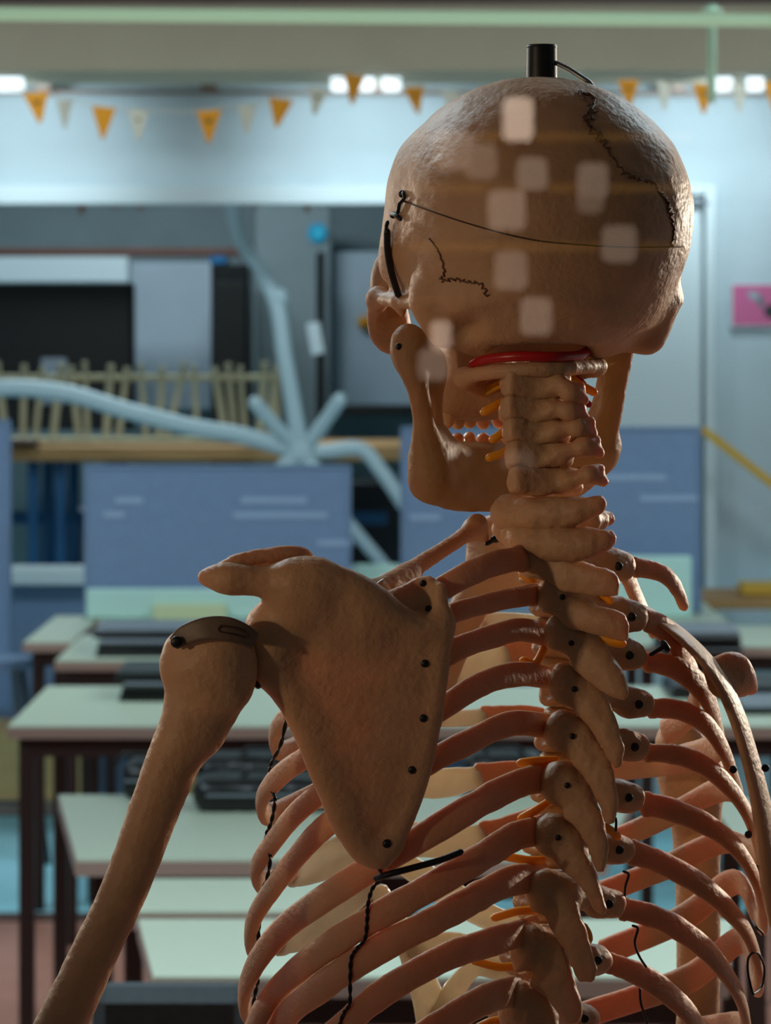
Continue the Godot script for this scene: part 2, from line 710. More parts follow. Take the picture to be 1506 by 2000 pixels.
func lamps() -> void:
	panel_lamp("flush ceiling panel over the skeleton's side of the room, above the lens", Vector3(-1.2, 2.9, -3.3), Vector2(1.2, 0.6), 5.0)
	panel_lamp("flush ceiling panel near the window, to the right above the skeleton", Vector3(1.4, 2.9, -3.7), Vector2(1.2, 0.6), 5.2)
	panel_lamp("flush ceiling panel over the far tables on the left", Vector3(-1.6, 2.9, -7.4), Vector2(1.2, 0.6), 3.5)
	panel_lamp("flush ceiling panel over the far tables on the right", Vector3(1.6, 2.9, -7.4), Vector2(1.2, 0.6), 3.5)

	spot_stand("spot lamp on a floor stand at the right, turned to the skeleton's front", Vector3(1.45, 0, -3.3), 1.62, 3.2)
	spot_stand("spot lamp on a floor stand at the left, turned to the skeleton's front", Vector3(-1.35, 0, -3.4), 1.74, 0.9)
	panel_lamp("flush ceiling panel in the workshop behind the opening", Vector3(-1.0, 2.9, -12.2), Vector2(1.2, 0.6), 4.0)

# the street side: what the pane mirrors, and the lantern that lights the skeleton's back
func outside() -> void:
	var s := span_box(Vector3(-14, -0.12, -0.9), Vector3(14, -0.02, 39.0), 0.0)
	struct("pavement", s[0], M.plaster, s[1])
	var la := thing("street_lantern", "shaded lamp on a slim post outside the window, behind the photographer", "lantern", Vector3(-2.05, -0.02, 0.05))
	obj("post", tube([Vector3(0, 0, 0), Vector3(0, 1.66, 0)], 0.03, 12), M.dark, la)
	var g := SphereMesh.new()
	g.radius = 0.03
	g.height = 0.06
	var gm := mat(Color(1, 0.9, 0.75), 0.4)
	gm.emission_enabled = true
	gm.emission = Color(1, 0.86, 0.66)
	gm.emission_energy_multiplier = 1.2
	var sh := CylinderMesh.new()
	sh.top_radius = 0.05
	sh.bottom_radius = 0.075
	sh.height = 0.16
	var hd := obj("lamp_head", sh, M.dark, la)
	var to_ := Vector3(-0.19, 1.47, -1.52) - (la.position + Vector3(0, 1.74, 0))
	hd.transform = Transform3D(Basis(Quaternion(Vector3.DOWN, to_.normalized())), Vector3(0, 1.74, 0))
	var gl := obj("lamp_lens", g, gm, la, Vector3(0, 1.74, 0) + to_.normalized() * 0.07)
	gl.scale = Vector3(1, 1, 1)
	var l := SpotLight3D.new()
	l.name = "lantern_light"
	l.light_color = Color(1.0, 0.87, 0.72)
	l.light_energy = 1.45
	l.light_size = 0.06
	l.spot_range = 30.0
	l.spot_attenuation = 2.0
	l.spot_angle = 7.5
	l.spot_angle_attenuation = 1.0
	l.shadow_enabled = true
	la.add_child(l)
	var aim := Vector3(-0.19, 1.47, -1.52)
	var head := la.position + Vector3(0, 1.74, 0)
	l.transform = Transform3D(Basis.looking_at(aim - head, Vector3.UP), Vector3(0, 1.74, 0) + (aim - head).normalized() * 0.10)
	# facade across the street: its lit windows and ledges are what shows in the glass
	var far := 40.0                      # distance of the mirrored facade behind the pane as the lens sees it
	var zf := far - 1.96
	var b := thing("facade_building", "dark building across the street with lit square windows and ledges", "building", Vector3(0, -0.02, zf))
	obj("wall", bx(Vector3(26, 9, 0.4), 0.01), M.charcoal, b, Vector3(0, 4.5, 0.32))
	var wins := [[1010, 236, 58, 84, 9.0], [885, 296, 78, 74, 2.6], [938, 318, 60, 66, 1.8], [1037, 342, 58, 62, 2.4], [988, 412, 72, 76, 2.8], [1155, 356, 58, 70, 2.2], [1150, 398, 50, 40, 1.4], [1206, 478, 66, 70, 2.0], [996, 530, 62, 74, 2.2], [1045, 618, 60, 72, 2.6], [860, 655, 40, 56, 6.0], [846, 712, 58, 60, 2.4], [268, 1590, 44, 70, 5.0], [480, 1240, 50, 40, 0.6], [1010, 920, 60, 80, 1.0]]
	for w in wins:
		var at := B(w[0], w[1], far)
		var size := Vector3(w[2] * far / FPX, w[3] * far / FPX, 0.06)
		var m := mat(Color(0.9, 0.8, 0.7), 0.4)
		m.emission_enabled = true
		m.emission = Color(1.0, 0.88, 0.78)
		m.emission_energy_multiplier = w[4]
		var o := obj("window", bx(size + Vector3(0.06, 0.06, 0.0), 0.01), M.dark, b, Vector3(at.x, at.y + 0.02, -0.20))
		obj("lit_pane", bx(size + Vector3(0, 0, 0.14), 0.06), m, o, Vector3(0, 0, -0.05))
	for y in [266, 366, 480]:
		var at := B(1075, y, far)
		var m := mat(Color(0.9, 0.7, 0.3), 0.5)
		m.emission_enabled = true
		m.emission = Color(1.0, 0.72, 0.30)
		m.emission_energy_multiplier = 0.9
		var o := obj("ledge", bx(Vector3(4.2, 0.16, 0.3), 0.02), M.charcoal, b, Vector3(at.x, at.y + 0.1, -0.03))
		obj("light_strip", bx(Vector3(3.6, 0.09, 0.04), 0.005), m, o, Vector3(0, -0.1, -0.14))

func wall_box(called: String, a: Vector3, b: Vector3, m: Material, label := "") -> MeshInstance3D:
	var s := span_box(a, b, 0.002)
	return struct(called, s[0], m, s[1], label)

func room() -> void:
	var zb := -10.5
	# floor: terracotta in front, teal at the back, a dark strip between them
	wall_box("floor", Vector3(-4, -0.1, -1.0), Vector3(4, 0, -8.24), M.terra)
	wall_box("floor_001", Vector3(-4, -0.1, -8.34), Vector3(4, 0, -14.2), M.teal)
	wall_box("trim_1", Vector3(-4, -0.1, -8.24), Vector3(4, 0.006, -8.34), M.timber)
	wall_box("ceiling", Vector3(-4.2, 2.9, -0.9), Vector3(4.2, 3.0, -14.4), M.wall)
	wall_box("wall_left", Vector3(-4.2, -0.1, -0.9), Vector3(-4, 2.9, -14.4), M.wall)
	wall_box("wall_right", Vector3(4, -0.1, -0.9), Vector3(4.2, 2.9, -14.4), M.wall)
	# back wall with the long opening into the workshop behind
	var top: float = B(0, 397, 10.5).y
	var sill: float = B(0, 1138, 10.5).y
	var xr: float = B(1030, 0, 10.5).x
	wall_box("wall_back", Vector3(-4, top, zb), Vector3(4, 2.9, zb - 0.16), M.wall)
	wall_box("wall_back_002", Vector3(xr, 0, zb), Vector3(4, top, zb - 0.16), M.wall)
	wall_box("wall_back_001", Vector3(-4, 0.0, zb), Vector3(xr, sill, zb - 0.16), M.bluewall)
	wall_box("trim_2", Vector3(-4, top - 0.005, zb + 0.07), Vector3(xr + 0.06, B(0, 362, 10.43).y, zb - 0.02), M.trim)
	wall_box("trim_3", Vector3(-4, sill, zb + 0.09), Vector3(xr + 0.04, sill + 0.045, zb - 0.2), M.trim)
	wall_box("trim_4", Vector3(xr, sill, zb + 0.05), Vector3(xr + 0.06, top, zb - 0.16), M.trim)
	# bulkhead under the ceiling and the timber beam in front of it
	wall_box("trim_5", Vector3(-4, B(0, 138, 9.6).y, -9.6), Vector3(4, 2.9, -10.1), M.beige)
	wall_box("trim_6", Vector3(-4, B(0, 9, 6.9).y, -6.75), Vector3(4, 2.42, -6.9), M.timber)
	# front wall with the shop window the photograph looks through
	wall_box("wall_front", Vector3(-4.2, -0.1, -0.9), Vector3(-0.9, 2.9, -1.05), M.plaster)
	wall_box("wall_front_001", Vector3(0.9, -0.1, -0.9), Vector3(4.2, 2.9, -1.05), M.plaster)
	wall_box("wall_front_002", Vector3(-0.9, 2.3, -0.9), Vector3(0.9, 2.9, -1.05), M.plaster)
	wall_box("wall_front_003", Vector3(-0.9, -0.1, -0.9), Vector3(0.9, 0.6, -1.05), M.plaster)
	var win := Node3D.new()
	win.name = "window_1"
	win.position = Vector3(0, 1.45, -0.98)
	win.set_meta("kind", "structure")
	add_child(win)
	var st := st_new()
	for s in [-1, 1]:
		add_box(st, Vector3(s * 0.87, 0, 0), Vector3(0.06, 1.7, 0.07), 0.006)
		add_box(st, Vector3(0, s * 0.82, 0), Vector3(1.68, 0.06, 0.07), 0.006)
	obj("window_frame", done(st), M.frame, win)
	var pane := PlaneMesh.new()
	pane.size = Vector2(1.68, 1.58)
	pane.orientation = PlaneMesh.FACE_Z
	obj("pane", pane, M.glass, win)
	# door to the right of the opening
	var door := Node3D.new()
	door.name = "door_1"
	var xa: float = B(1130, 0, 10.4).x
	var xb: float = B(1372, 0, 10.4).x
	var yt: float = B(0, 385, 10.4).y
	door.position = Vector3((xa + xb) * 0.5, 0, zb + 0.02)
	door.set_meta("kind", "structure")
	add_child(door)
	obj("door_leaf", bx(Vector3(xb - xa, yt, 0.05), 0.004), M.trim, door, Vector3(0, yt * 0.5, 0.02))
	var fr := st_new()
	for s in [-1, 1]:
		add_box(fr, Vector3(s * ((xb - xa) * 0.5 + 0.028), yt * 0.5 + 0.02, 0.03), Vector3(0.035, yt + 0.04, 0.09), 0.004)
	add_box(fr, Vector3(0, yt + 0.025, 0.03), Vector3(xb - xa + 0.02, 0.035, 0.09), 0.004)
	obj("door_frame", done(fr), M.white, door)
	obj("door_closer", bx(Vector3(0.11, 0.018, 0.035), 0.004), M.lapgrey, door, Vector3((xb - xa) * 0.5 - 0.03, yt - 0.02, 0.06))
	# long tube lamp under the beam
	var tr := thing("tube_lamp", "long pale green tube lamp hanging almost level below the dark timber beam", "lamp", B(753, 35, 6.6))
	var l := B(-120, 27, 6.6) - tr.position
	var r := B(1700, 41, 6.6) - tr.position
	obj("tube", tube([l, (l + r) * 0.5, r], 0.0140, 14), M.tube, tr)
	var tl := AreaLight3D.new()
	tl.name = "tube_light"
	tl.area_size = Vector2(1.9, 0.03)
	tl.light_energy = 0.25
	tl.light_color = Color(0.86, 0.96, 0.88)
	tl.area_range = 15.0
	tl.shadow_enabled = true
	tl.position = Vector3(0, -0.02, -0.02)
	tl.rotation.x = -0.5
	tr.add_child(tl)
	for x in [l.x + 0.02, r.x - 0.02]:
		var yy: float = l.y if x < 0 else r.y
		obj("end_cap", bx(Vector3(0.05, 0.04, 0.04), 0.006), M.white, tr, Vector3(x, yy, 0))
		obj("hanger", bx(Vector3(0.006, 2.9 - tr.position.y - yy - 0.02, 0.006), 0.001), M.white, tr, Vector3(x, (2.9 - tr.position.y + yy + 0.02) * 0.5, 0))
	var dp := thing("conduit_pipe", "thin pale green conduit hanging upright behind the tube lamp", "pipe", B(1390, 10, 7.3))
	var y0: float = B(0, 195, 7.3).y - dp.position.y
	obj("pipe", tube([Vector3(0, y0, 0), Vector3(0, 2.9 - dp.position.y, 0)], 0.010, 10), M.trunking, dp)
	obj("pipe_clip", bx(Vector3(0.045, 0.02, 0.045), 0.004), M.trunking, dp, Vector3(0, -0.02, 0.0))

func spot_fixture(px0: float, px1: float, label: String, energy: float) -> void:
	var a := B(px0, 151, 9.75)
	var b := B(px1, 178, 9.75)
	var t := thing("spot_lamp", label, "lamp", Vector3((a.x + b.x) * 0.5, (a.y + b.y) * 0.5, -9.75), 0.0, "small bright lamps below the beige bulkhead")
	var w := b.x - a.x
	obj("lamp_housing", bx(Vector3(w + 0.012, 0.034, 0.09), 0.003), M.white, t, Vector3(0, (a.y - b.y) * 0.5 + 0.015, -0.02))
	obj("lamp_face", bx(Vector3(w, a.y - b.y, 0.05), 0.008), M.lamp, t)
	if energy > 0.0:
		var l := SpotLight3D.new()
		l.name = "wash_light"
		l.light_color = Color(0.86, 0.96, 1.0)
		l.light_energy = energy
		l.spot_angle = 48.0
		l.spot_angle_attenuation = 1.0
		l.spot_range = 12.0
		l.light_size = 0.05
		l.shadow_enabled = true
		l.position = Vector3(0, -0.03, -0.06)
		l.rotation = Vector3(-0.30, 0, 0)
		t.add_child(l)

# ------------------------------------------------------------------ the workshop behind the opening
func back_room() -> void:
	wall_box("wall_far", Vector3(-4, 0, -14.0), Vector3(4, 2.9, -14.2), M.grey)
	# grey door-high panels on the far wall
	var g := "grey wall panels of the workshop"
	var spec := [[255, 415, 512, 800, M.palegrey, "pale grey panel between the black screen and the black cabinet"], [648, 900, 492, 792, M.palegrey, "pale grey panel beyond the black post, right of the workshop"], [-60, 250, 500, 552, M.white, "long pale band above the black screen in the workshop"]]
	for s in spec:
		var bb := span_box(B(s[0], s[2], 13.6), B(s[1], s[3], 13.6) + Vector3(0, 0, -0.06), 0.006)
		tag(obj("wall_panel", bb[0], s[4], null, bb[1]), s[5], "panel", g)
	var sc := thing("display_screen", "large black screen behind the row of sticks in the workshop", "screen", B(110, 680, 13.2))
	var sb := span_box(B(-90, 553, 13.2) - sc.position, B(262, 840, 13.2) - sc.position + Vector3(0, 0, -0.08), 0.01)
	obj("casing", sb[0], M.dark, sc, sb[1])
	var glass := span_box(B(-80, 563, 13.19) - sc.position, B(252, 830, 13.19) - sc.position + Vector3(0, 0, -0.01), 0.002)
	obj("screen_glass", glass[0], M.black, sc, glass[1])
	var pl := span_box(B(80, 700, 13.18) - sc.position, B(130, 790, 13.18) - sc.position + Vector3(0, 0, -0.01), 0.002)
	obj("printed_panel", pl[0], M.lapgrey, sc, pl[1])
	var cb := thing("tall_cabinet", "tall narrow black cabinet left of the grey pillar in the workshop", "cabinet", B(448, 0, 13.0) * Vector3(1, 0, 1))
	var cbb := span_box(B(412, 516, 13.0) - cb.position, Vector3(B(486, 0, 13.0).x - cb.position.x, 0, -0.4), 0.01)
	obj("body", cbb[0], M.dark, cb, cbb[1])
	obj("door", bx(Vector3(0.14, B(0, 526, 13.0).y - 0.1, 0.02), 0.004), M.black, cb, Vector3(0, B(0, 526, 13.0).y * 0.5, 0.01))
	var bl := span_box(B(410, 500, 13.0), B(442, 516, 13.0) + Vector3(0, 0, -0.2), 0.004)
	tag(obj("blue_box", bl[0], M.blue, null, bl[1]), "small blue box on top of the tall black cabinet", "box")
	var post := span_box(B(618, 492, 13.3), Vector3(B(634, 0, 13.3).x, 0, -13.36), 0.004)
	tag(obj("metal_post", post[0], M.dark, null, post[1]), "thin black upright post beside the white tag", "post")
	var pil := span_box(B(500, 395, 13.5), Vector3(B(646, 0, 13.5).x, 0, -13.7), 0.006)
	struct("column", pil[0], M.grey, pil[1])
	var rail := span_box(B(-60, 484, 13.0), B(486, 500, 13.0) + Vector3(0, 0, -0.1), 0.004)
	tag(obj("picture_rail", rail[0], M.timber, null, rail[1]), "dark timber rail across the workshop above the black screen", "rail")
	var shelf := span_box(B(640, 792, 13.0), B(900, 812, 13.0) + Vector3(0, 0, -0.3), 0.004)
	tag(obj("wall_shelf", shelf[0], M.dark, null, shelf[1]), "dark shelf edge below the pale grey panel right of the post", "shelf")
	var low := span_box(B(655, 940, 12.6), Vector3(B(930, 0, 12.6).x, 0.0, -13.0), 0.01)
	tag(obj("low_cabinet", low[0], M.dark, null, low[1]), "low black cabinet under the workbench at its right end", "cabinet")
	# workbench
	var bd := 11.6
	var wb := thing("workbench", "long pine workbench with blue legs behind the opening", "workbench", Vector3(B(400, 0, bd).x, 0, -bd))
	var tp := span_box(B(-160, 842, bd + 0.35) - wb.position, B(800, 900, bd) - wb.position, 0.006)
	var ty: float = B(0, 868, bd).y
	obj("bench_top", bx(Vector3(1.95, 0.06, 0.75), 0.008), M.pine, wb, Vector3(tp[1].x, ty - 0.03, -0.3))
	for x in [62, 115, 215, 640]:
		for z in [-0.06, -0.56]:
			obj("leg", bx(Vector3(0.04, ty - 0.06, 0.05), 0.004), M.blue, wb, Vector3(B(x, 0, bd).x - wb.position.x, (ty - 0.06) * 0.5, z))
	obj("cross_rail", bx(Vector3(1.7, 0.05, 0.03), 0.004), M.blue, wb, Vector3(tp[1].x, ty - 0.3, -0.56))
	for k in 3:
		var cr := span_box(B([80, 128, 232][k], [960, 1000, 930][k], 12.3), Vector3(B([112, 205, 290][k], 0, 12.3).x, 0.0, -12.7), 0.01)
		tag(obj("storage_bin", cr[0], [M.charcoal, M.lapgrey, M.dark][k], null, cr[1]), ["dark grey bin under the workbench beside its blue leg", "mid grey bin under the workbench between two blue legs", "black bin under the workbench close to the blue divider"][k], "bin")
	# rack with sticks
	var rk := thing("stick_rack", "wooden rack with a top rail that holds the upright sticks", "rack", Vector3(B(250, 0, 11.75).x, ty, -11.75))
	var ry: float = B(0, 737, 11.75).y - ty
	obj("top_rail", bx(Vector3(1.15, 0.022, 0.03), 0.004), M.stick, rk, Vector3(0, ry, 0.03))
	obj("base_board", bx(Vector3(1.15, 0.02, 0.12), 0.004), M.stick, rk, Vector3(0, 0.012, 0))
	for s in [-1, 1]:
		obj("rack_post", bx(Vector3(0.024, ry, 0.03), 0.004), M.stick, rk, Vector3(s * 0.555, ry * 0.5, 0.03))
	var sticks := [[2, 18], [46, -2], [76, -14], [112, -16], [146, 16], [168, 6], [212, -10], [240, -16], [280, 12], [314, -6], [344, -34], [382, 8], [430, 22], [452, 14], [474, 10], [512, -10], [532, -16]]
	for i in sticks.size():
		var s: Array = sticks[i]
		var a := B(s[0] + s[1] * 0.5, 838 - (i % 3) * 4, 11.695)
		var b := B(s[0] - s[1] * 0.5, 706 + (i * 7 % 5) * 3, 11.68)
		a.y = ty + 0.025
		var stt := st_new()
		var dir := (b - a)
		var bas := Basis(Quaternion(Vector3.UP, dir.normalized()))
		add_box(stt, Vector3.ZERO, Vector3(0.026 - 0.003 * (i % 3), dir.length(), 0.014), 0.003, bas)
		tag(obj("wooden_stick", done(stt), M.stick, null, (a + b) * 0.5), "%s pale wooden stick from the left end of the rack on the workbench" % ["first", "second", "third", "fourth", "fifth", "sixth", "seventh", "eighth", "ninth", "tenth", "eleventh", "twelfth", "thirteenth", "fourteenth", "fifteenth", "sixteenth", "seventeenth"][i], "stick", "wooden sticks in the rack on the workbench")
	var disc := st_new()
	add_box(disc, Vector3.ZERO, Vector3(0.11, 0.02, 0.1), 0.008)
	tag(obj("sanding_block", done(disc), M.timber, null, Vector3(B(58, 0, 11.7).x, ty + 0.012, -11.5)), "flat dark wooden block lying at the left end of the workbench", "block")
	# small round cyan sign, white tag, ochre knob
	var cs := CylinderMesh.new()
	cs.top_radius = R(19) / SK * 13.2
	cs.bottom_radius = cs.top_radius
	cs.height = 0.012
	var sign_ := thing("round_sign", "small round cyan sign on the grey workshop pillar", "sign", B(620, 455, 13.493))
	var so := obj("sign_disc", cs, M.cyan, sign_)
	so.rotation.x = PI / 2
	obj("pictogram", bx(Vector3(0.03, 0.03, 0.004), 0.001), mat(Color(0.3, 0.8, 0.9), 0.5), sign_, Vector3(0.004, 0, 0.008))
	var tg := obj("paper_tag", bx(Vector3(0.055, 0.135, 0.004), 0.001), M.white, null, B(616, 661, 13.297))
	tg.rotation.z = 0.16
	tag(tg, "white paper tag hanging on the thin black post", "tag")
	var kn := SphereMesh.new()
	kn.radius = 0.03
	kn.height = 0.06
	tag(obj("yellow_ball", kn, M.yellow, null, B(712, 630, 13.575)), "small ochre ball on the grey panel behind the skull's cheek", "ball")
	# bunting tips behind the lintel
	var bu := thing("workshop_bunting", "row of orange flag tips hanging just under the white lintel", "bunting", B(350, 392, 10.665))
	for f in [[160, 420], [225, 408], [275, 412], [500, 408], [600, 416]]:
		obj("flag", flag_mesh(0.055, 0.085), mat(Color(0.72, 0.36, 0.08), 0.8), bu, B(f[0], f[1], 10.665) - bu.position + Vector3(0, 0.085, 0))
	obj("string", tube([Vector3(-0.6, 0.045, 0), Vector3(0, 0.035, 0), Vector3(0.6, 0.045, 0)], 0.002, 6), M.paleflag, bu)

# ------------------------------------------------------------------ tables and what lies on them
func table(label: String, px0: float, px1: float, y_front: float, y_back: float, inset := 0.0, legs := [0.03, -0.03], apron := true) -> Node3D:
	var h := 0.72
	var df := FPX * (EYE - h) / (y_front - HORIZON)
	var db := FPX * (EYE - h) / (y_back - HORIZON)
	var x0: float = (px0 - 753.0) * df / FPX
	var x1: float = (px1 - 753.0) * df / FPX
	var t := thing("school_table", label, "table", Vector3((x0 + x1) * 0.5, 0, -df), 0.0, "pale school tables")
	var w := (x1 - x0) * 0.5
	var dp := db - df
	var st := st_new()
	slab(st, [Vector2(-w, 0), Vector2(w, 0), Vector2(w + inset, -dp), Vector2(-w - inset, -dp)], h - 0.004, h)
	obj("table_top", done(st), M.top, t)
	var st2 := st_new()
	slab(st2, [Vector2(-w - 0.002, 0.003), Vector2(w + 0.002, 0.003), Vector2(w + inset + 0.002, -dp - 0.003), Vector2(-w - inset - 0.002, -dp - 0.003)], h - 0.026, h - 0.004)
	obj("edging", done(st2), M.edge, t)
	if apron:
		var st3 := st_new()
		add_box(st3, Vector3(0, h - 0.048, -0.045), Vector3(w * 2 - 0.05, 0.04, 0.025), 0.003)
		add_box(st3, Vector3(0, h - 0.048, -dp + 0.045), Vector3(w * 2 - 0.05, 0.04, 0.025), 0.003)
		for s in [-1, 1]:
			add_box(st3, Vector3(s * (w - 0.035), h - 0.048, -dp * 0.5), Vector3(0.025, 0.04, dp - 0.1), 0.003)
		obj("apron", done(st3), M.frame, t)
	for sx in [-1, 1]:
		for z in [-0.045, -dp + 0.045]:
			obj("leg", bx(Vector3(0.032, h - 0.03, 0.032), 0.004), M.frame, t, Vector3(sx * (w - 0.035), (h - 0.03) * 0.5, z))
	return t

func slab(st: SurfaceTool, poly: Array, y0: float, y1: float) -> void:
	var n := poly.size()
	st.set_smooth_group(-1)
	for i in n:
		var a: Vector2 = poly[i]
		var b: Vector2 = poly[(i + 1) % n]
		quad(st, Vector3(a.x, y0, a.y), Vector3(a.x, y1, a.y), Vector3(b.x, y1, b.y), Vector3(b.x, y0, b.y))
	for i in range(1, n - 1):
		for p in [poly[0], poly[i + 1], poly[i]]:
			st.add_vertex(Vector3(p.x, y1, p.y))
		for p in [poly[0], poly[i], poly[i + 1]]:
			st.add_vertex(Vector3(p.x, y0, p.y))

func laptop(px0: float, px1: float, y: float, thick: float, d: float, label: String, m: Material, base: float, turn := 0.0) -> float:
	var x0: float = (px0 - 753.0) * d / FPX
	var x1: float = (px1 - 753.0) * d / FPX
	var t := thing("closed_laptop", label, "laptop", Vector3((x0 + x1) * 0.5, base, -d - 0.12), turn, "closed laptops stacked on the tables")
	var w := x1 - x0
	obj("base", bx(Vector3(w, thick * 0.55, 0.25), 0.004), M.dark, t, Vector3(0, thick * 0.275, 0))
	obj("lid", bx(Vector3(w - 0.006, thick * 0.4, 0.245), 0.004), m, t, Vector3(0, thick * 0.78, 0))
	return base + thick

func furniture() -> void:
	table("long pale table with dark legs behind the skeleton's shoulder joint", 15, 1640, 1418, 1340)
	table("pale table directly behind the long one, under the two-layer laptop stack", 108, 640, 1290, 1240)
	table("far small pale table at the left, before the blue-grey wall", 46, 140, 1254, 1202)
	table("wide pale table with tapered sides behind the upper arm bone", 150, 1180, 1678, 1552, 0.10)
	table("pale table close behind the ribs, between the two tapered ones", 262, 700, 1780, 1716, 0.0)
	table("nearest pale table with tapered sides, lowest behind the ribs", 300, 1420, 1908, 1795, 0.05)
	table("pale table at the right with the dark laptop stack, behind the right shoulder blade", 1240, 1700, 1262, 1222)
	table("far pale table that carries the blue dividers", 190, 1420, 1212, 1166)
	table("pale table seen low between the right ribs", 1440, 1800, 1640, 1560)
	# dividers on the far table
	divider("wide blue-grey desk divider with faint lettering, left of the skull's jaw", 165, 686, 908, 1172, 9.1, [[225, 280, 977], [202, 245, 1005], [470, 600, 977], [455, 640, 1006], [620, 690, 1060]], 0.02)
	divider("tall blue-grey desk divider right of the neck, before the white door", 782, 1369, 833, 1172, 9.25, [[1250, 1364, 973], [1155, 1300, 932], [800, 860, 1010]], 0.02)
	divider("tall blue-grey divider standing on the floor, cut by the left edge of the frame", -130, 22, 820, 1385, 9.3, [], 0.02)
	# mint trays before the dividers
	var far: float = 0.72
	for s in [[168, 690, 1150, 1193, 9.06, "long pale mint tray along the foot of the wide divider"], [1192, 1352, 1086, 1172, 9.1, "pale mint box at the foot of the tall divider"], [690, 780, 1102, 1172, 9.2, "white ledge between the two blue-grey dividers"]]:
		var b := span_box(B(s[0], s[2], s[4]), Vector3(B(s[1], 0, s[4]).x, far + 0.001, -s[4] - 0.02), 0.006)
		tag(obj("desk_tray", b[0], M.mint, null, b[1]), s[5], "tray")
	var yb := span_box(B(298, 1180, 9.03), Vector3(B(442, 0, 9.03).x, far + 0.001, -9.055), 0.003)
	tag(obj("paper_pad", yb[0], mat(Color(0.80, 0.84, 0.66), 0.7), null, yb[1]), "pale yellow pad lying before the mint tray", "pad")
	# stacks of closed laptops
	var y := far
	y = laptop(186, 350, 0, 0.022, 7.95, "closed dark laptop at the bottom of the stack left of the arm bone, upper row", M.dark, y)
	y = laptop(190, 345, 0, 0.02, 7.95, "closed laptop with a mid grey lid in the middle of the upper row stack", M.lapgrey, y)
	y = laptop(182, 500, 0, 0.028, 8.0, "closed wide laptop on top of the upper row stack left of the arm bone", M.lapgrey, y)
	y = far
	y = laptop(232, 420, 0, 0.022, 6.95, "closed black laptop under the others on the long table", M.dark, y)
	y = laptop(238, 420, 0, 0.02, 6.95, "closed laptop with a grey lid, middle of the pile on the long table", M.lapgrey, y)
	y = laptop(225, 430, 0, 0.024, 6.97, "closed laptop topmost on the long table behind the arm bone", M.charcoal, y)
	y = far
	y = laptop(1290, 1452, 0, 0.03, 8.0, "closed dark laptop lowest in the stack at the right", M.dark, y)
	y = laptop(1284, 1448, 0, 0.034, 8.0, "closed grey laptop on top of the stack at the right", M.lapgrey, y)
	y = far
	y = laptop(1310, 1600, 0, 0.03, 7.0, "closed black laptop on the long table behind the right shoulder blade", M.dark, y)
	y = laptop(1450, 1600, 0, 0.02, 6.7, "closed grey laptop at the right end of the long table", M.lapgrey, far)
	# black bags on the wide table
	bag("long black padded bag lying on the wide table behind the ribs", 385, 640, 1470, 1512, 5.6)
	bag("second black padded bag in front of the first, its side toward the window", 380, 650, 1512, 1545, 5.35)
	bag("small black bag standing on the wide table left of the arm bone", 243, 300, 1482, 1558, 5.5)
	bag("long dark bag on the wide table between ribs and spine", 905, 1060, 1468, 1498, 5.6)
	# beige cupboards and boxes at the foot of the back wall
	var cu := [[-80, 160, 1428, M.ply, "beige plywood cupboard at the left, on the teal floor"], [342, 440, 1480, M.ply, "beige plywood box under the pale blue one"], [460, 640, 1500, M.ply, "wide beige plywood box behind the arm bone"]]
	for c in cu:
		var b := span_box(B(c[0], c[2], 10.1), Vector3(B(c[1], 0, 10.1).x, 0.0, -10.45), 0.006)
		var t := thing("low_cupboard", c[4], "cupboard", Vector3(b[1].x, 0, b[1].z))
		obj("body", b[0], c[3], t, Vector3(0, b[1].y, 0))
		obj("plinth", bx(Vector3(B(c[1], 0, 10.1).x - B(c[0], 0, 10.1).x - 0.02, 0.05, 0.02), 0.003), M.edge, t, Vector3(0, 0.026, 0.18))
	var pb := [[342, 432, 1420, 1480, "small pale blue box on the beige plywood box"], [480, 600, 1430, 1500, "wide pale blue box on the wide beige plywood box"]]
	for c in pb:
		var b := span_box(B(c[0], c[2], 10.12), Vector3(B(c[1], 0, 10.12).x, B(0, c[3], 10.1).y, -10.4), 0.006)
		tag(obj("storage_box", b[0], mat(Color(0.52, 0.72, 0.82), 0.6), null, b[1]), c[4], "box")
	# chair with slim legs by the left edge, and a dark chair close to the window
	var ch := thing("stool", "slim stool with thin dark legs standing on the teal floor at the left", "stool", Vector3(-1.13, 0, -9.0))
	var seat := CylinderMesh.new()
	seat.top_radius = 0.12
	seat.bottom_radius = 0.115
	seat.height = 0.03
	obj("seat", seat, M.bluewall, ch, Vector3(0, 0.60, 0))
	for s in [[-1, -1], [1, -1], [-1, 1], [1, 1]]:
		obj("leg", tube([Vector3(s[0] * 0.15, 0.004, s[1] * 0.15), Vector3(s[0] * 0.08, 0.59, s[1] * 0.08)], 0.009, 8), M.charcoal, ch)
	obj("foot_ring", tube([Vector3(-0.125, 0.22, 0.125), Vector3(0.125, 0.22, 0.125)], 0.006, 8), M.charcoal, ch)
	var gc := thing("grey_chair", "dark grey padded chair back at the bottom, beside the arm bone", "chair", Vector3(B(335, 0, 3.3).x, 0, -3.3))
	var gy: float = B(0, 1922, 3.3).y
	obj("backrest", bx(Vector3(0.165, 0.36, 0.05), 0.02), M.charcoal, gc, Vector3(0, gy - 0.18, 0))
	obj("seat", bx(Vector3(0.40, 0.05, 0.40), 0.02), M.charcoal, gc, Vector3(0, 0.44, -0.22))
	for s in [[-1, -0.05], [1, -0.05], [-1, -0.38], [1, -0.38]]:
		obj("leg", bx(Vector3(0.025, 0.42, 0.025), 0.004), M.frame, gc, Vector3(s[0] * 0.17, 0.21, s[1]))

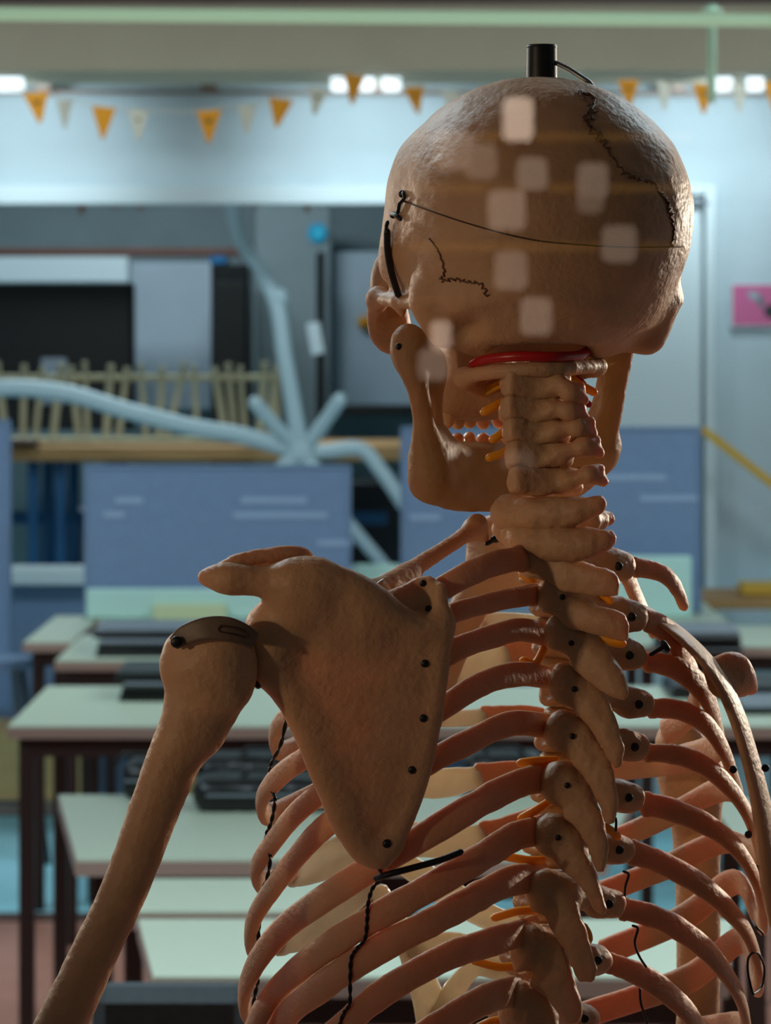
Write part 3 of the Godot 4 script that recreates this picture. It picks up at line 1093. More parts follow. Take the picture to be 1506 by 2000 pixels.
func bag(label: String, px0: float, px1: float, y0: float, y1: float, d: float) -> void:
	var a := B(px0, y0, d)
	var b := B(px1, y1, d)
	var w := b.x - a.x
	var h := maxf(a.y - 0.722, 0.03)
	var t := thing("black_bag", label, "bag", Vector3((a.x + b.x) * 0.5, 0.7205, -d))
	var list := [rbox(Vector3(0, h * 0.5, 0), Vector3(w * 0.5, h * 0.5, 0.07), minf(h * 0.45, 0.02))]
	obj("bag_body", nets(list, 0.006, Vector3.ZERO, 0.003, 20.0, int(px0)), M.dark, t)
	obj("zip", bx(Vector3(w * 0.8, 0.004, 0.006), 0.001), M.lapgrey, t, Vector3(0, h * 0.55, 0.0725))
	obj("carry_handle", tube([Vector3(-0.04, h - 0.006, 0.02), Vector3(-0.025, h + 0.012, 0.02), Vector3(0.025, h + 0.012, 0.02), Vector3(0.04, h - 0.006, 0.02)], 0.004, 8), M.black, t)

func divider(label: String, px0: float, px1: float, y0: float, y1: float, d: float, lines: Array, _t: float) -> void:
	var a := B(px0, y0, d)
	var b := B(px1, y1, d)
	var base := minf(b.y, 0.722)
	base = 0.7205 if y1 < 1300 else b.y
	var t := thing("desk_divider", label, "desk divider", Vector3((a.x + b.x) * 0.5, base, -d))
	var w := b.x - a.x
	if y1 > 1300:
		for s in [-1, 1]:
			obj("leg", bx(Vector3(0.025, base, 0.04), 0.004), M.frame, t, Vector3(s * (w * 0.5 - 0.1), -base * 0.5 + 0.001, 0))
	var h := a.y - base
	obj("panel", bx(Vector3(w - 0.016, h - 0.008, 0.022), 0.003), M.divider, t, Vector3(0, h * 0.5, 0))
	var st := st_new()
	for s in [-1, 1]:
		add_box(st, Vector3(s * (w * 0.5 - 0.006), h * 0.5, 0), Vector3(0.012, h, 0.032), 0.003)
	add_box(st, Vector3(0, h - 0.006, 0), Vector3(w - 0.024, 0.012, 0.032), 0.003)
	obj("rim", done(st), M.bluewall, t)
	for l in lines:
		var la := B(l[0], l[2] - 6, d)
		var lb := B(l[1], l[2] + 6, d)
		obj("lettering", bx(Vector3(lb.x - la.x, la.y - lb.y, 0.002), 0.0004), M.lettering, t, (la + lb) * 0.5 - t.position + Vector3(0, 0, 0.0125))

# ------------------------------------------------------------------ bunting, sculpture, poster, tape
func flag_mesh(w: float, h: float) -> ArrayMesh:
	var st := st_new()
	st.set_smooth_group(-1)
	var z := 0.0012
	var f := [Vector3(-w * 0.5, 0, z), Vector3(w * 0.5, 0, z), Vector3(w * 0.06, -h, z + 0.004), Vector3(-w * 0.06, -h, z + 0.004)]
	var k := []
	for p in f:
		k.append(p - Vector3(0, 0, 2.0 * z))
	quad(st, f[0], f[1], f[2], f[3])
	quad(st, k[3], k[2], k[1], k[0])
	for i in 4:
		var j := (i + 1) % 4
		quad(st, f[i], k[i], k[j], f[j])
	return done(st)

func bunting(label: String, flags: Array, ends: Array, d: float) -> void:
	var t := thing("bunting", label, "bunting", B(ends[0][0], ends[0][1], d))
	var pts := []
	for r in catmull(ends, 6):
		pts.append(B(r[0], r[1], d) - t.position)
	obj("string", tube(pts, 0.0016, 6), M.paleflag, t)
	for f in flags:
		var w: float = f[2] * d / FPX
		var h: float = f[3] * d / FPX
		var o := obj("flag", flag_mesh(w, h), M.yellow if f[4] % 2 == 0 else M.paleflag, t, B(f[0], f[1], d) - t.position)
		o.rotation = Vector3(0.03, f[5], f[6])
		if f[4] >= 2:
			var e := SphereMesh.new()
			e.radius = w * 0.17
			e.height = w * 0.26
			e.radial_segments = 16
			e.rings = 8
			var pr := obj("emblem", e, M.print, o, Vector3(0, -h * 0.36, 0.002))
			pr.scale = Vector3(1.25, 1, 0.08)

func decorations() -> void:
	# x, y of the top edge, width, height, kind (0 yellow, 1 pale, +2 with emblem), turn, tilt
	bunting("string of yellow and pale pennants across the left of the white wall", [
		[70, 181, 50, 60, 2, 0.0, 0.14], [126, 196, 34, 56, 1, 0.5, 0.0], [203, 209, 48, 62, 0, 0.0, -0.04], [270, 214, 42, 60, 3, 0.2, 0.0], [408, 215, 50, 64, 2, 0.0, 0.0],
		[482, 206, 38, 56, 1, 0.3, 0.0], [549, 193, 48, 56, 0, 0.0, -0.16], [622, 172, 42, 54, 3, 0.3, -0.16], [692, 146, 46, 58, 0, 0.5, -0.1]],
		[[-90, 150], [70, 181], [203, 209], [330, 218], [408, 215], [549, 193], [692, 146], [740, 128]], 8.2)
	bunting("string of yellow and pale pennants behind and right of the skull", [
		[808, 169, 42, 54, 2, 0.2, 0.16], [880, 176, 38, 54, 1, 0.2, 0.1], [960, 178, 44, 58, 0, 0.1, 0.0], [1050, 172, 40, 54, 3, 0.1, 0.0], [1140, 162, 44, 56, 0, 0.1, 0.0],
		[1227, 155, 44, 54, 2, 0.0, 0.04], [1297, 160, 36, 56, 1, 0.4, 0.0], [1374, 164, 44, 58, 2, 0.1, 0.0], [1444, 166, 36, 54, 3, 0.4, 0.0], [1512, 160, 42, 58, 0, 0.2, 0.0]],
		[[740, 130], [808, 169], [960, 178], [1140, 162], [1227, 155], [1374, 164], [1512, 160], [1640, 130]], 8.3)
	spot_fixture(-60, 46, "long bright lamp below the bulkhead at the left edge of the frame", 0.5)
	spot_fixture(646, 680, "small bright lamp below the bulkhead, left of the yellow pennant", 0.0)
	spot_fixture(701, 731, "small bright lamp below the bulkhead, right beside the yellow pennant", 0.55)
	spot_fixture(746, 783, "small bright lamp below the bulkhead, nearest to the skull's left side", 0.0)
	spot_fixture(1392, 1430, "small bright lamp below the bulkhead, right of the conduit", 0.6)
	spot_fixture(1458, 1492, "small bright lamp below the bulkhead, nearest to the right edge of the frame", 0.0)
	var rl := thing("curtain_rail", "thin brown rail under the bulkhead along the white wall", "rail", B(753, 180, 10.3))
	obj("rod", tube([B(-200, 179, 10.3) - rl.position, B(1700, 184, 10.3) - rl.position], 0.006, 8), M.edge, rl)
	for x in [90, 410, 740, 1320]:
		obj("bracket", bx(Vector3(0.05, 0.025, 0.2), 0.004), M.edge, rl, B(x, 174, 10.36) - rl.position)
	# sculpture of bent white tubes with a star-shaped joint
	var d := 11.0
	var sc := thing("tube_sculpture", "white sculpture of bent tubes meeting in a star-shaped joint above the wide divider", "sculpture", Vector3(B(588, 0, d).x, 0.0, -d))
	var arms := [
		[[588, 885, 0], [575, 800, 0.02], [556, 690, 0.04], [540, 590, 0.03], [500, 515, 0.0], [468, 470, -0.03], [452, 400, -0.05], [448, 330, -0.05]],
		[[588, 885, 0], [480, 852, 0.03], [370, 832, 0.06], [250, 802, 0.05], [130, 768, 0.02], [0, 758, 0.0], [-120, 780, 0.0]],
		[[588, 885, 0], [545, 838, 0.05], [500, 786, 0.1]], [[588, 885, 0], [630, 830, 0.05], [665, 780, 0.1]],
		[[588, 885, 0], [640, 882, 0.0], [705, 878, 0.0], [745, 920, 0.02], [790, 985, 0.03]],
		[[588, 885, 0], [552, 912, 0.06], [536, 945, 0.08]], [[588, 885, 0], [616, 915, 0.06], [634, 950, 0.08]],
		[[588, 885, -0.1], [660, 1000, -0.12], [750, 1110, -0.12], [800, 1180, -0.12]]]
	for i in arms.size():
		var rows := []
		var cm := catmull(arms[i], 6)
		for k in cm.size():
			var q: Array = cm[k]
			var r: float = [16.0, 17.0, 14.0, 14.0, 15.0, 15.0, 15.0, 13.0][i] * d / FPX
			if i == 0 and k > 22:
				r *= 0.85
			rows.append([B(q[0], q[1], d) + Vector3(0, 0, q[2]) - sc.position, r, r])
		obj("tube_arm", sweep(rows, func(_p): return Vector3(0.11, 0.17, 1.0), 14), M.sculpt, sc)
	var hub := SphereMesh.new()
	hub.radius = 0.05
	hub.height = 0.1
	obj("hub", hub, M.sculpt, sc, B(588, 885, d) + Vector3(0, 0, 0.01) - sc.position)
	var j1 := SphereMesh.new()
	j1.radius = 0.034
	j1.height = 0.068
	obj("elbow", j1, M.sculpt, sc, B(546, 582, d) + Vector3(0, 0, 0.03) - sc.position)
	obj("stand", tube([Vector3(0, 0, -0.06), Vector3(0, B(0, 885, d).y, -0.01)], 0.02, 10), M.sculpt, sc)
	obj("foot", bx(Vector3(0.3, 0.02, 0.2), 0.005), M.sculpt, sc, Vector3(0, 0.011, -0.06))
	# poster
	var po := thing("wall_poster", "pink poster with a grey and white motif on the wall right of the door", "poster", B(1500, 596, 10.47))
	var pw: float = 146.0 * 10.47 / FPX
	var ph: float = 86.0 * 10.47 / FPX
	obj("sheet", bx(Vector3(pw, ph, 0.006), 0.001), M.white, po)
	obj("picture", bx(Vector3(pw - 0.012, ph - 0.012, 0.003), 0.0005), M.pink, po, Vector3(0, 0, 0.004))
	for s in [[-0.045, 0.03, 0.05, 0.028, -0.5], [-0.025, 0.012, 0.024, 0.05, 0.3], [0.02, -0.02, 0.07, 0.05, 0.1], [0.06, 0.02, 0.03, 0.06, -0.2]]:
		var e := SphereMesh.new()
		e.radius = 0.5
		e.height = 1.0
		e.radial_segments = 18
		e.rings = 8
		var o := obj("motif", e, [M.palegrey, M.lapgrey, M.charcoal][int(absf(s[0]) * 1000) % 3], po, Vector3(s[0], s[1], 0.0055))
		o.scale = Vector3(s[2], s[3], 0.002)
		o.rotation.z = s[4]
	# yellow tape and small yellow box by the right wall
	var ta := B(1372, 838, 10.2)
	var tb := B(1560, 985, 10.2)
	var ts := st_new()
	add_box(ts, Vector3.ZERO, Vector3((tb - ta).length(), 0.026, 0.02), 0.004, Basis(Vector3.BACK, atan2(tb.y - ta.y, tb.x - ta.x)))
	tag(obj("yellow_rod", done(ts), mat(Color(0.90, 0.70, 0.22), 0.6), null, (ta + tb) * 0.5), "yellow rod leaning at a slant right of the door", "rod")
	var wt := thing("wall_table", "narrow table with a wooden edge against the wall at the right", "table", Vector3(B(1560, 0, 9.8).x, 0, -9.8))
	var wy: float = B(0, 1172, 9.8).y
	obj("table_top", bx(Vector3(0.6, 0.03, 0.5), 0.004), M.pine, wt, Vector3(0, wy - 0.015, -0.25))
	for s in [[-1, -0.04], [1, -0.04], [-1, -0.46], [1, -0.46]]:
		obj("leg", bx(Vector3(0.035, wy - 0.03, 0.035), 0.004), M.frame, wt, Vector3(s[0] * 0.27, (wy - 0.03) * 0.5, s[1]))
	var yb := span_box(B(1450, 1141, 9.95), Vector3(B(1530, 0, 9.95).x, wy + 0.0005, -10.1), 0.006)
	tag(obj("yellow_case", yb[0], mat(Color(0.86, 0.68, 0.25), 0.6), null, yb[1]), "low yellow case on the narrow table at the right wall", "case")

# ------------------------------------------------------------------ the skeleton
func away(p: Vector3) -> Vector3:           # out of the chest
	var c := S(930, 0, 300) - sk_at
	return Vector3(p.x - c.x, 0.0, p.z - c.z).normalized() + Vector3(0, 0.15, 0)

func table_w(t: Array, x: float) -> float:
	for i in t.size() - 1:
		if (x <= t[i][0] and x >= t[i + 1][0]) or (x >= t[i][0] and x <= t[i + 1][0]):
			return lerpf(t[i][1], t[i + 1][1], (x - t[i][0]) / (t[i + 1][0] - t[i][0]))
	return t[0][1] if absf(x - t[0][0]) < absf(x - t[t.size() - 1][0]) else t[t.size() - 1][1]

var WL := [[1120, 40], [1080, 0], [1040, -70], [1000, -135], [960, -185], [900, -235], [840, -255], [760, -240], [680, -190], [620, -130], [570, -60], [530, 30], [505, 110]]

func rib(raw: Array, h: float, t: float, called := "rib", m: Material = null, nseed := 0) -> MeshInstance3D:
	var pts := []
	for r in raw:
		var w: float = r[2] if r.size() > 2 else table_w(WL, r[0])
		pts.append([float(r[0]), float(r[1]), w, float(r[3]) if r.size() > 3 else h])
	var rows := []
	var ns := FastNoiseLite.new()
	ns.seed = nseed
	ns.frequency = 0.14
	var cm := catmull(pts, 7)
	for i in cm.size():
		var q: Array = cm[i]
		var f := 1.0 + 0.10 * ns.get_noise_1d(i * 1.0) + (0.10 if i < 3 else 0.0)
		rows.append([S(q[0], q[1], q[2]) - sk_at, R(q[3], q[2]) * f * 1.12, R(t, q[2]) * (1.0 + 0.12 * ns.get_noise_1d(i + 70.0))])
	return obj(called, sweep(rows, away, 14, 0.85), m if m else M.bone, sk_root)

func bone(called: String, list: Array, cell := 0.0014, rough := 0.0004, nseed := 1, parent: Node3D = null) -> MeshInstance3D:
	return obj(called, nets(list, cell, sk_at, rough, 90.0, nseed), M.bone, parent if parent else sk_root)

func screw(px: float, py: float, w: float, r: float, parent: Node3D, on: Array = []) -> void:
	var at := S(px, py, w) - sk_at
	if on.size():
		at = march(on, px, py, 0.0)
	var s := SphereMesh.new()
	s.radius = R(r, w)
	s.height = s.radius * 2.0
	s.radial_segments = 14
	s.rings = 7
	var o := obj("screw", s, M.black, parent, at)
	o.scale = Vector3(1, 1, 0.55)

func skeleton() -> void:
	sk_at = Vector3(S(1080, 0, 0).x, 0, -SK)
	sk_root = thing("anatomy_skeleton", "plastic teaching skeleton seen from behind, hung before the classroom", "skeleton", sk_at)
	skull()
	neck()
	thorax()
	shoulder()
	fittings()

func skull() -> void:
	var yaw := -0.384          # facing away and to its own left
	var L := []
	L.append(ellipsoid(S(1055, 382, 70), Vector3(0.0725, 0.0605, 0.086), -yaw, -0.10, 0.004))
	L.append(ellipsoid(S(1062, 490, 20), Vector3(0.066, 0.0505, 0.070), -yaw, 0.06, 0.03))
	# base of the skull, mastoids
	L.append(ellipsoid(S(1060, 600, 70), Vector3(0.060, 0.024, 0.058), -yaw, 0.02, 0.02))
	chain(L, [[1298, 590, 60, 30], [1268, 662, 70, 27]], 0.014)
	chain(L, [[1250, 640, 90, 30], [1160, 655, 90, 26]], 0.012)
	chain(L, [[838, 590, -50, 36], [862, 650, -40, 26]], 0.014)
	chain(L, [[930, 655, -10, 22], [1080, 668, -20, 22], [1180, 660, 40, 20]], 0.014)
	# nuchal ridge
	chain(L, [[890, 590, -120, 8], [960, 575, -190, 10], [1050, 570, -215, 10], [1140, 585, -180, 9], [1230, 575, -90, 8]], 0.012)
	# temple, brow and orbit of the left side
	chain(L, [[800, 480, 40, 34], [778, 520, 120, 30]], 0.02)
	L.append(ellipsoid(S(822, 430, 150), Vector3(0.014, 0.034, 0.03), 0.0, 0.0, 0.02))
	chain(L, [[784, 475, 200, 16], [756, 518, 240, 18], [746, 570, 235, 20]], 0.008)
	# cheek bone with its arch
	chain(L, [[840, 590, -20, 15], [800, 592, 20, 13], [765, 588, 90, 13], [738, 582, 170, 15]], 0.006)
	chain(L, [[738, 582, 170, 17], [733, 620, 215, 17], [742, 660, 235, 14], [775, 676, 240, 12], [800, 660, 260, 14]], 0.008)
	chain(L, [[778, 590, 60, 10], [786, 614, 60, 7]], 0.005)
	L.append(ellipsoid(S(764, 632, 250), Vector3(0.0105, 0.0155, 0.010), 0.0, 0.15, 0.006))
	L.append(ellipsoid(S(768, 545, 245), Vector3(0.0098, 0.0130, 0.012), 0.0, 0.10, 0.008))
	# upper jaw and palate
	L.append(ellipsoid(S(930, 728, 290), Vector3(0.034, 0.026, 0.030), -yaw, 0.0, 0.01))
	chain(L, [[872, 735, 225, 26], [884, 775, 240, 20]], 0.014)
	chain(L, [[880, 640, 150, 20], [905, 700, 170, 18], [880, 760, 210, 14]], 0.012)
	chain(L, [[960, 640, 120, 20], [965, 720, 200, 16]], 0.012)
	chain(L, [[876, 778, 235, 16], [920, 776, 320, 19], [985, 774, 385, 21], [1060, 772, 370, 22], [1120, 770, 300, 18]], 0.010)
	# hollows
	L.append(ellipsoid(S(1060, 705, -40), Vector3(0.026, 0.014, 0.022), 0.0, 0.0, 0.006, true))
	L.append(ellipsoid(S(905, 650, -110), Vector3(0.009, 0.005, 0.012), 0.0, 0.5, 0.008, true))
	var cr := obj("skull", nets(L, 0.0016, sk_at, 0.0007, 38.0, 4), M.bone, sk_root)
	# the saw cut and the sutures, lying in the surface
	cut(L, [[786, 392], [830, 408], [900, 432], [980, 455], [1050, 470], [1120, 477], [1200, 482], [1270, 483], [1336, 482]], 0.0004, "saw_cut", cr, 0.0)
	cut(L, [[1128, 178], [1150, 205], [1145, 235], [1172, 262], [1190, 296], [1215, 335], [1245, 350], [1275, 358], [1292, 378], [1305, 398], [1312, 420]], 0.0006, "suture", cr, 4.0)
	cut(L, [[1134, 180], [1158, 190], [1160, 220], [1150, 250], [1180, 280]], 0.0006, "suture", cr, 4.0)
	cut(L, [[838, 465], [856, 490], [868, 530], [858, 545]], 0.0006, "suture", cr, 1.5)
	cut(L, [[862, 548], [890, 546], [915, 550], [940, 556], [952, 580]], 0.0005, "suture", cr, 3.0)
	cut(L, [[1310, 420], [1316, 450], [1312, 480]], 0.0006, "suture", cr, 2.0)
	# top fitting, springs and hooks
	var cy := CylinderMesh.new()
	cy.top_radius = R(29.5, 60)
	cy.bottom_radius = R(30.5, 60)
	cy.height = R(70, 60)
	cy.radial_segments = 40
	var capo := obj("hanging_socket", cy, M.black, cr, S(1058, 123, 60) - sk_at)
	var to := TorusMesh.new()
	to.inner_radius = R(25, 60)
	to.outer_radius = R(30.5, 60)
	obj("socket_rim", to, M.black, cr, S(1058, 92, 60) - sk_at)
	var strap_rows := []
	for r in catmull([[1084, 122, 50], [1110, 134, 40], [1134, 149, 30], [1150, 160, 20], [1160, 172, 10]], 5):
		strap_rows.append([S(r[0], r[1], r[2]) - sk_at, R(5.0), R(3.0)])
	obj("hanging_strap", sweep(strap_rows, func(_p): return Vector3(0, 0.3, 1), 8), M.steel, cr)
	obj("jaw_spring", tube(smooth_points([[756, 452, -20], [757, 490, 0], [764, 530, 20], [778, 576, 40]], 6), R(7.0), 10), M.black, cr)
	obj("spring_hook", tube(smooth_points([[757, 434, -20], [754, 446, -22], [757, 456, -20]], 5), R(4.0), 8), M.black, cr)
	obj("hook", tube([march(L, 788, 376, 0.002), march(L, 790, 386, 0.003), march(L, 780, 398, 0.003), march(L, 777, 414, 0.002)], R(4.0), 8), M.black, cr)
	obj("hook", tube([march(L, 766, 418, 0.002), march(L, 774, 420, 0.003), march(L, 782, 428, 0.002)], R(4.5), 8), M.black, cr)
	screw(786, 379, -40, 8, cr, L)
	screw(768, 420, -40, 7, cr, L)
	# lower jaw
	var J := []
	chain(J, [[798, 660, 10, 22], [806, 720, -10, 20], [824, 800, -10, 20], [832, 870, 0, 24], [842, 940, 10, 33]], 0.010)
	chain(J, [[840, 700, 70, 18], [846, 780, 70, 17], [850, 860, 70, 20]], 0.016)
	chain(J, [[800, 690, 20, 20], [835, 720, 50, 18]], 0.02)
	chain(J, [[838, 942, 10, 28], [872, 966, 80, 28], [920, 972, 190, 27], [980, 970, 290, 27], [1050, 962, 330, 26], [1120, 945, 280, 24], [1165, 900, 190, 22]], 0.012)
	chain(J, [[842, 890, 40, 20], [875, 912, 100, 20], [920, 918, 200, 20], [980, 918, 300, 20], [1050, 918, 335, 20], [1120, 905, 280, 20], [1170, 870, 190, 20]], 0.020)
	chain(J, [[868, 880, 110, 14], [910, 885, 215, 17], [975, 885, 310, 18], [1050, 885, 335, 18], [1120, 875, 280, 16]], 0.018)
	chain(J, [[1222, 670, 110, 18], [1208, 730, 110, 19], [1196, 800, 120, 19], [1178, 870, 140, 20]], 0.012)
	chain(J, [[1190, 700, 160, 14], [1176, 790, 180, 16], [1166, 860, 190, 18]], 0.02)
	L.append_array([])
	var jaw := bone("jaw", J, 0.0015, 0.0004, 9)
	jaw.material_override = M.thin_bone
	screw(779, 677, -10, 7, jaw, J)
	# teeth: two rows of tapered pegs along the arch
	var arch := [[872, 230], [893, 275], [916, 320], [943, 358], [974, 385], [1008, 398], [1042, 396], [1074, 380], [1104, 350]]
	for up in [true, false]:
		for i in arch.size():
			var a: Array = arch[i]
			var x: float = a[0]
			var w: float = a[1]
			var T := []
			if up:
				chain(T, [[x, 790, w, 11], [x, 812, w, 16.5], [x + 1, 824 + (i % 2) * 2, w, 14]], 0.002)
			else:
				chain(T, [[x, 884, w - 20, 10], [x, 864, w - 12, 15.5], [x + 1, 856 + (i % 2) * 2, w - 8, 13.5]], 0.002)
			obj("tooth", nets(T, 0.0013, sk_at), M.tooth, cr if up else jaw)

func cut(L: Array, raw: Array, r: float, called: String, parent: Node3D, wig: float) -> void:
	var pts := []
	var cm := catmull(raw, 8)
	for i in cm.size():
		var q: Array = cm[i]
		var jx := wig * sin(i * 2.1) + wig * 0.6 * sin(i * 4.7 + 1.0)
		var jy := wig * cos(i * 1.7)
		pts.append(march(L, q[0] + jx, q[1] + jy, -r * 0.35))
	obj(called, tube(pts, r, 6), M.suture if called == "suture" else M.seam, parent)

func neck() -> void:
	# C1: arch with its transverse ends
	var c1 := []
	chain(c1, [[905, 738, -20, 14], [950, 728, -70, 15], [1020, 722, -110, 15], [1090, 720, -100, 17], [1150, 716, -20, 14], [1166, 716, 30, 13]], 0.006)
	chain(c1, [[905, 738, -20, 14], [935, 760, 20, 16], [1000, 740, 60, 18]], 0.008)
	chain(c1, [[1166, 716, 30, 13], [1110, 735, 80, 18]], 0.008)
	bone("vertebra", c1, 0.0013, 0.0004, 21)
	# red artery loops under the skull
	obj("artery", tube(smooth_points([[925, 712, -30], [950, 702, -80], [1010, 696, -120], [1080, 697, -120], [1130, 694, -60], [1150, 684, 10]], 6), R(10), 10), M.artery, sk_root)
	obj("artery", tube(smooth_points([[1120, 735, 20], [1140, 752, 30], [1138, 775, 30], [1150, 790, 40]], 6), R(7), 10), M.artery, sk_root)
	# C2 to C6: shingled arches, split knobs to the right
	var rows := [
		[983, 1112, 752, 23, 1128, 768, 20], [980, 1105, 799, 21, 1128, 806, 19], [985, 1110, 842, 21, 1146, 836, 19], [990, 1118, 888, 21, 1158, 872, 19], [994, 1136, 940, 22, 1166, 928, 20]]
	for i in rows.size():
		var r: Array = rows[i]
		var V := []
		var y: float = r[2]
		var h: float = r[3]
		V.append(rbox(S((r[0] + r[1]) * 0.5, y, -85), Vector3(R((r[1] - r[0]) * 0.5), R(h + 2.5), 0.0062), 0.0026, 0.30, -0.06, 0.004, false, -0.22))
		chain(V, [[r[0] + 14, y - 6, -55, h * 0.8], [r[0] + 16, y + 6, -20, h * 0.8]], 0.006)
		chain(V, [[r[0] + 30, y + h - 8, -92, 8], [r[0] + 58, y + h - 1, -98, 7], [r[0] + 80, y + h - 10, -104, 8]], 0.004)
		chain(V, [[r[1] - 20, y - 2, -110, h * 0.75], [r[4] - 14, r[5] - 4, -125, 12]], 0.008)
		chain(V, [[r[4] - 18, r[5] - 6, -120, 12], [r[4] + 6, r[5] - 12, -110, 11]], 0.004)
		chain(V, [[r[4] - 18, r[5] + 4, -125, 12], [r[4] + 12, r[5] + 12, -110, 12]], 0.004)
		chain(V, [[r[4] - 30, r[5] + 2, 0, 20], [r[4] - 6, r[5] + 4, 40, 16]], 0.006)
		V.append(rbox(S((r[0] + r[1]) * 0.5 - 20, y + 6, 70), Vector3(0.011, 0.0062, 0.010), 0.004, -0.5, 0.0, 0.006))
		chain(V, [[r[0] + 18, y, -30, 16], [r[0] + 34, y + 4, 50, 15]], 0.006)
		bone("vertebra", V, 0.0013, 0.0008, 30 + i)
	# C7 and T1
	var c7 := []
	chain(c7, [[994, 1000, -40, 31], [1050, 1004, -90, 33], [1110, 1000, -120, 31], [1148, 992, -135, 24], [1168, 984, -140, 18]], 0.010)
	chain(c7, [[992, 1003, -40, 26], [1000, 1000, 60, 24]], 0.008)
	chain(c7, [[1150, 1016, -20, 24], [1166, 1018, 10, 20]], 0.008)
	chain(c7, [[1100, 1010, -60, 22], [1186, 1014, 60, 15]], 0.006)
	c7.append(rbox(S(1040, 1010, 70), Vector3(0.013, 0.007, 0.012), 0.004, -0.5, 0.0, 0.006))
	bone("vertebra", c7, 0.0013, 0.0011, 41)
	var t1 := []
	chain(t1, [[985, 1034, -20, 20], [1020, 1048, -60, 32], [1080, 1062, -110, 35], [1140, 1062, -140, 32], [1178, 1056, -150, 22], [1186, 1050, -150, 16]], 0.010)
	chain(t1, [[985, 1030, -20, 18], [1010, 1050, 20, 12]], 0.006)
	chain(t1, [[1130, 1085, -40, 20], [1156, 1096, -20, 17]], 0.008)
	t1.append(rbox(S(1050, 1062, 80), Vector3(0.014, 0.008, 0.012), 0.004, -0.6, 0.0, 0.006))
	bone("vertebra", t1, 0.0013, 0.0011, 42)

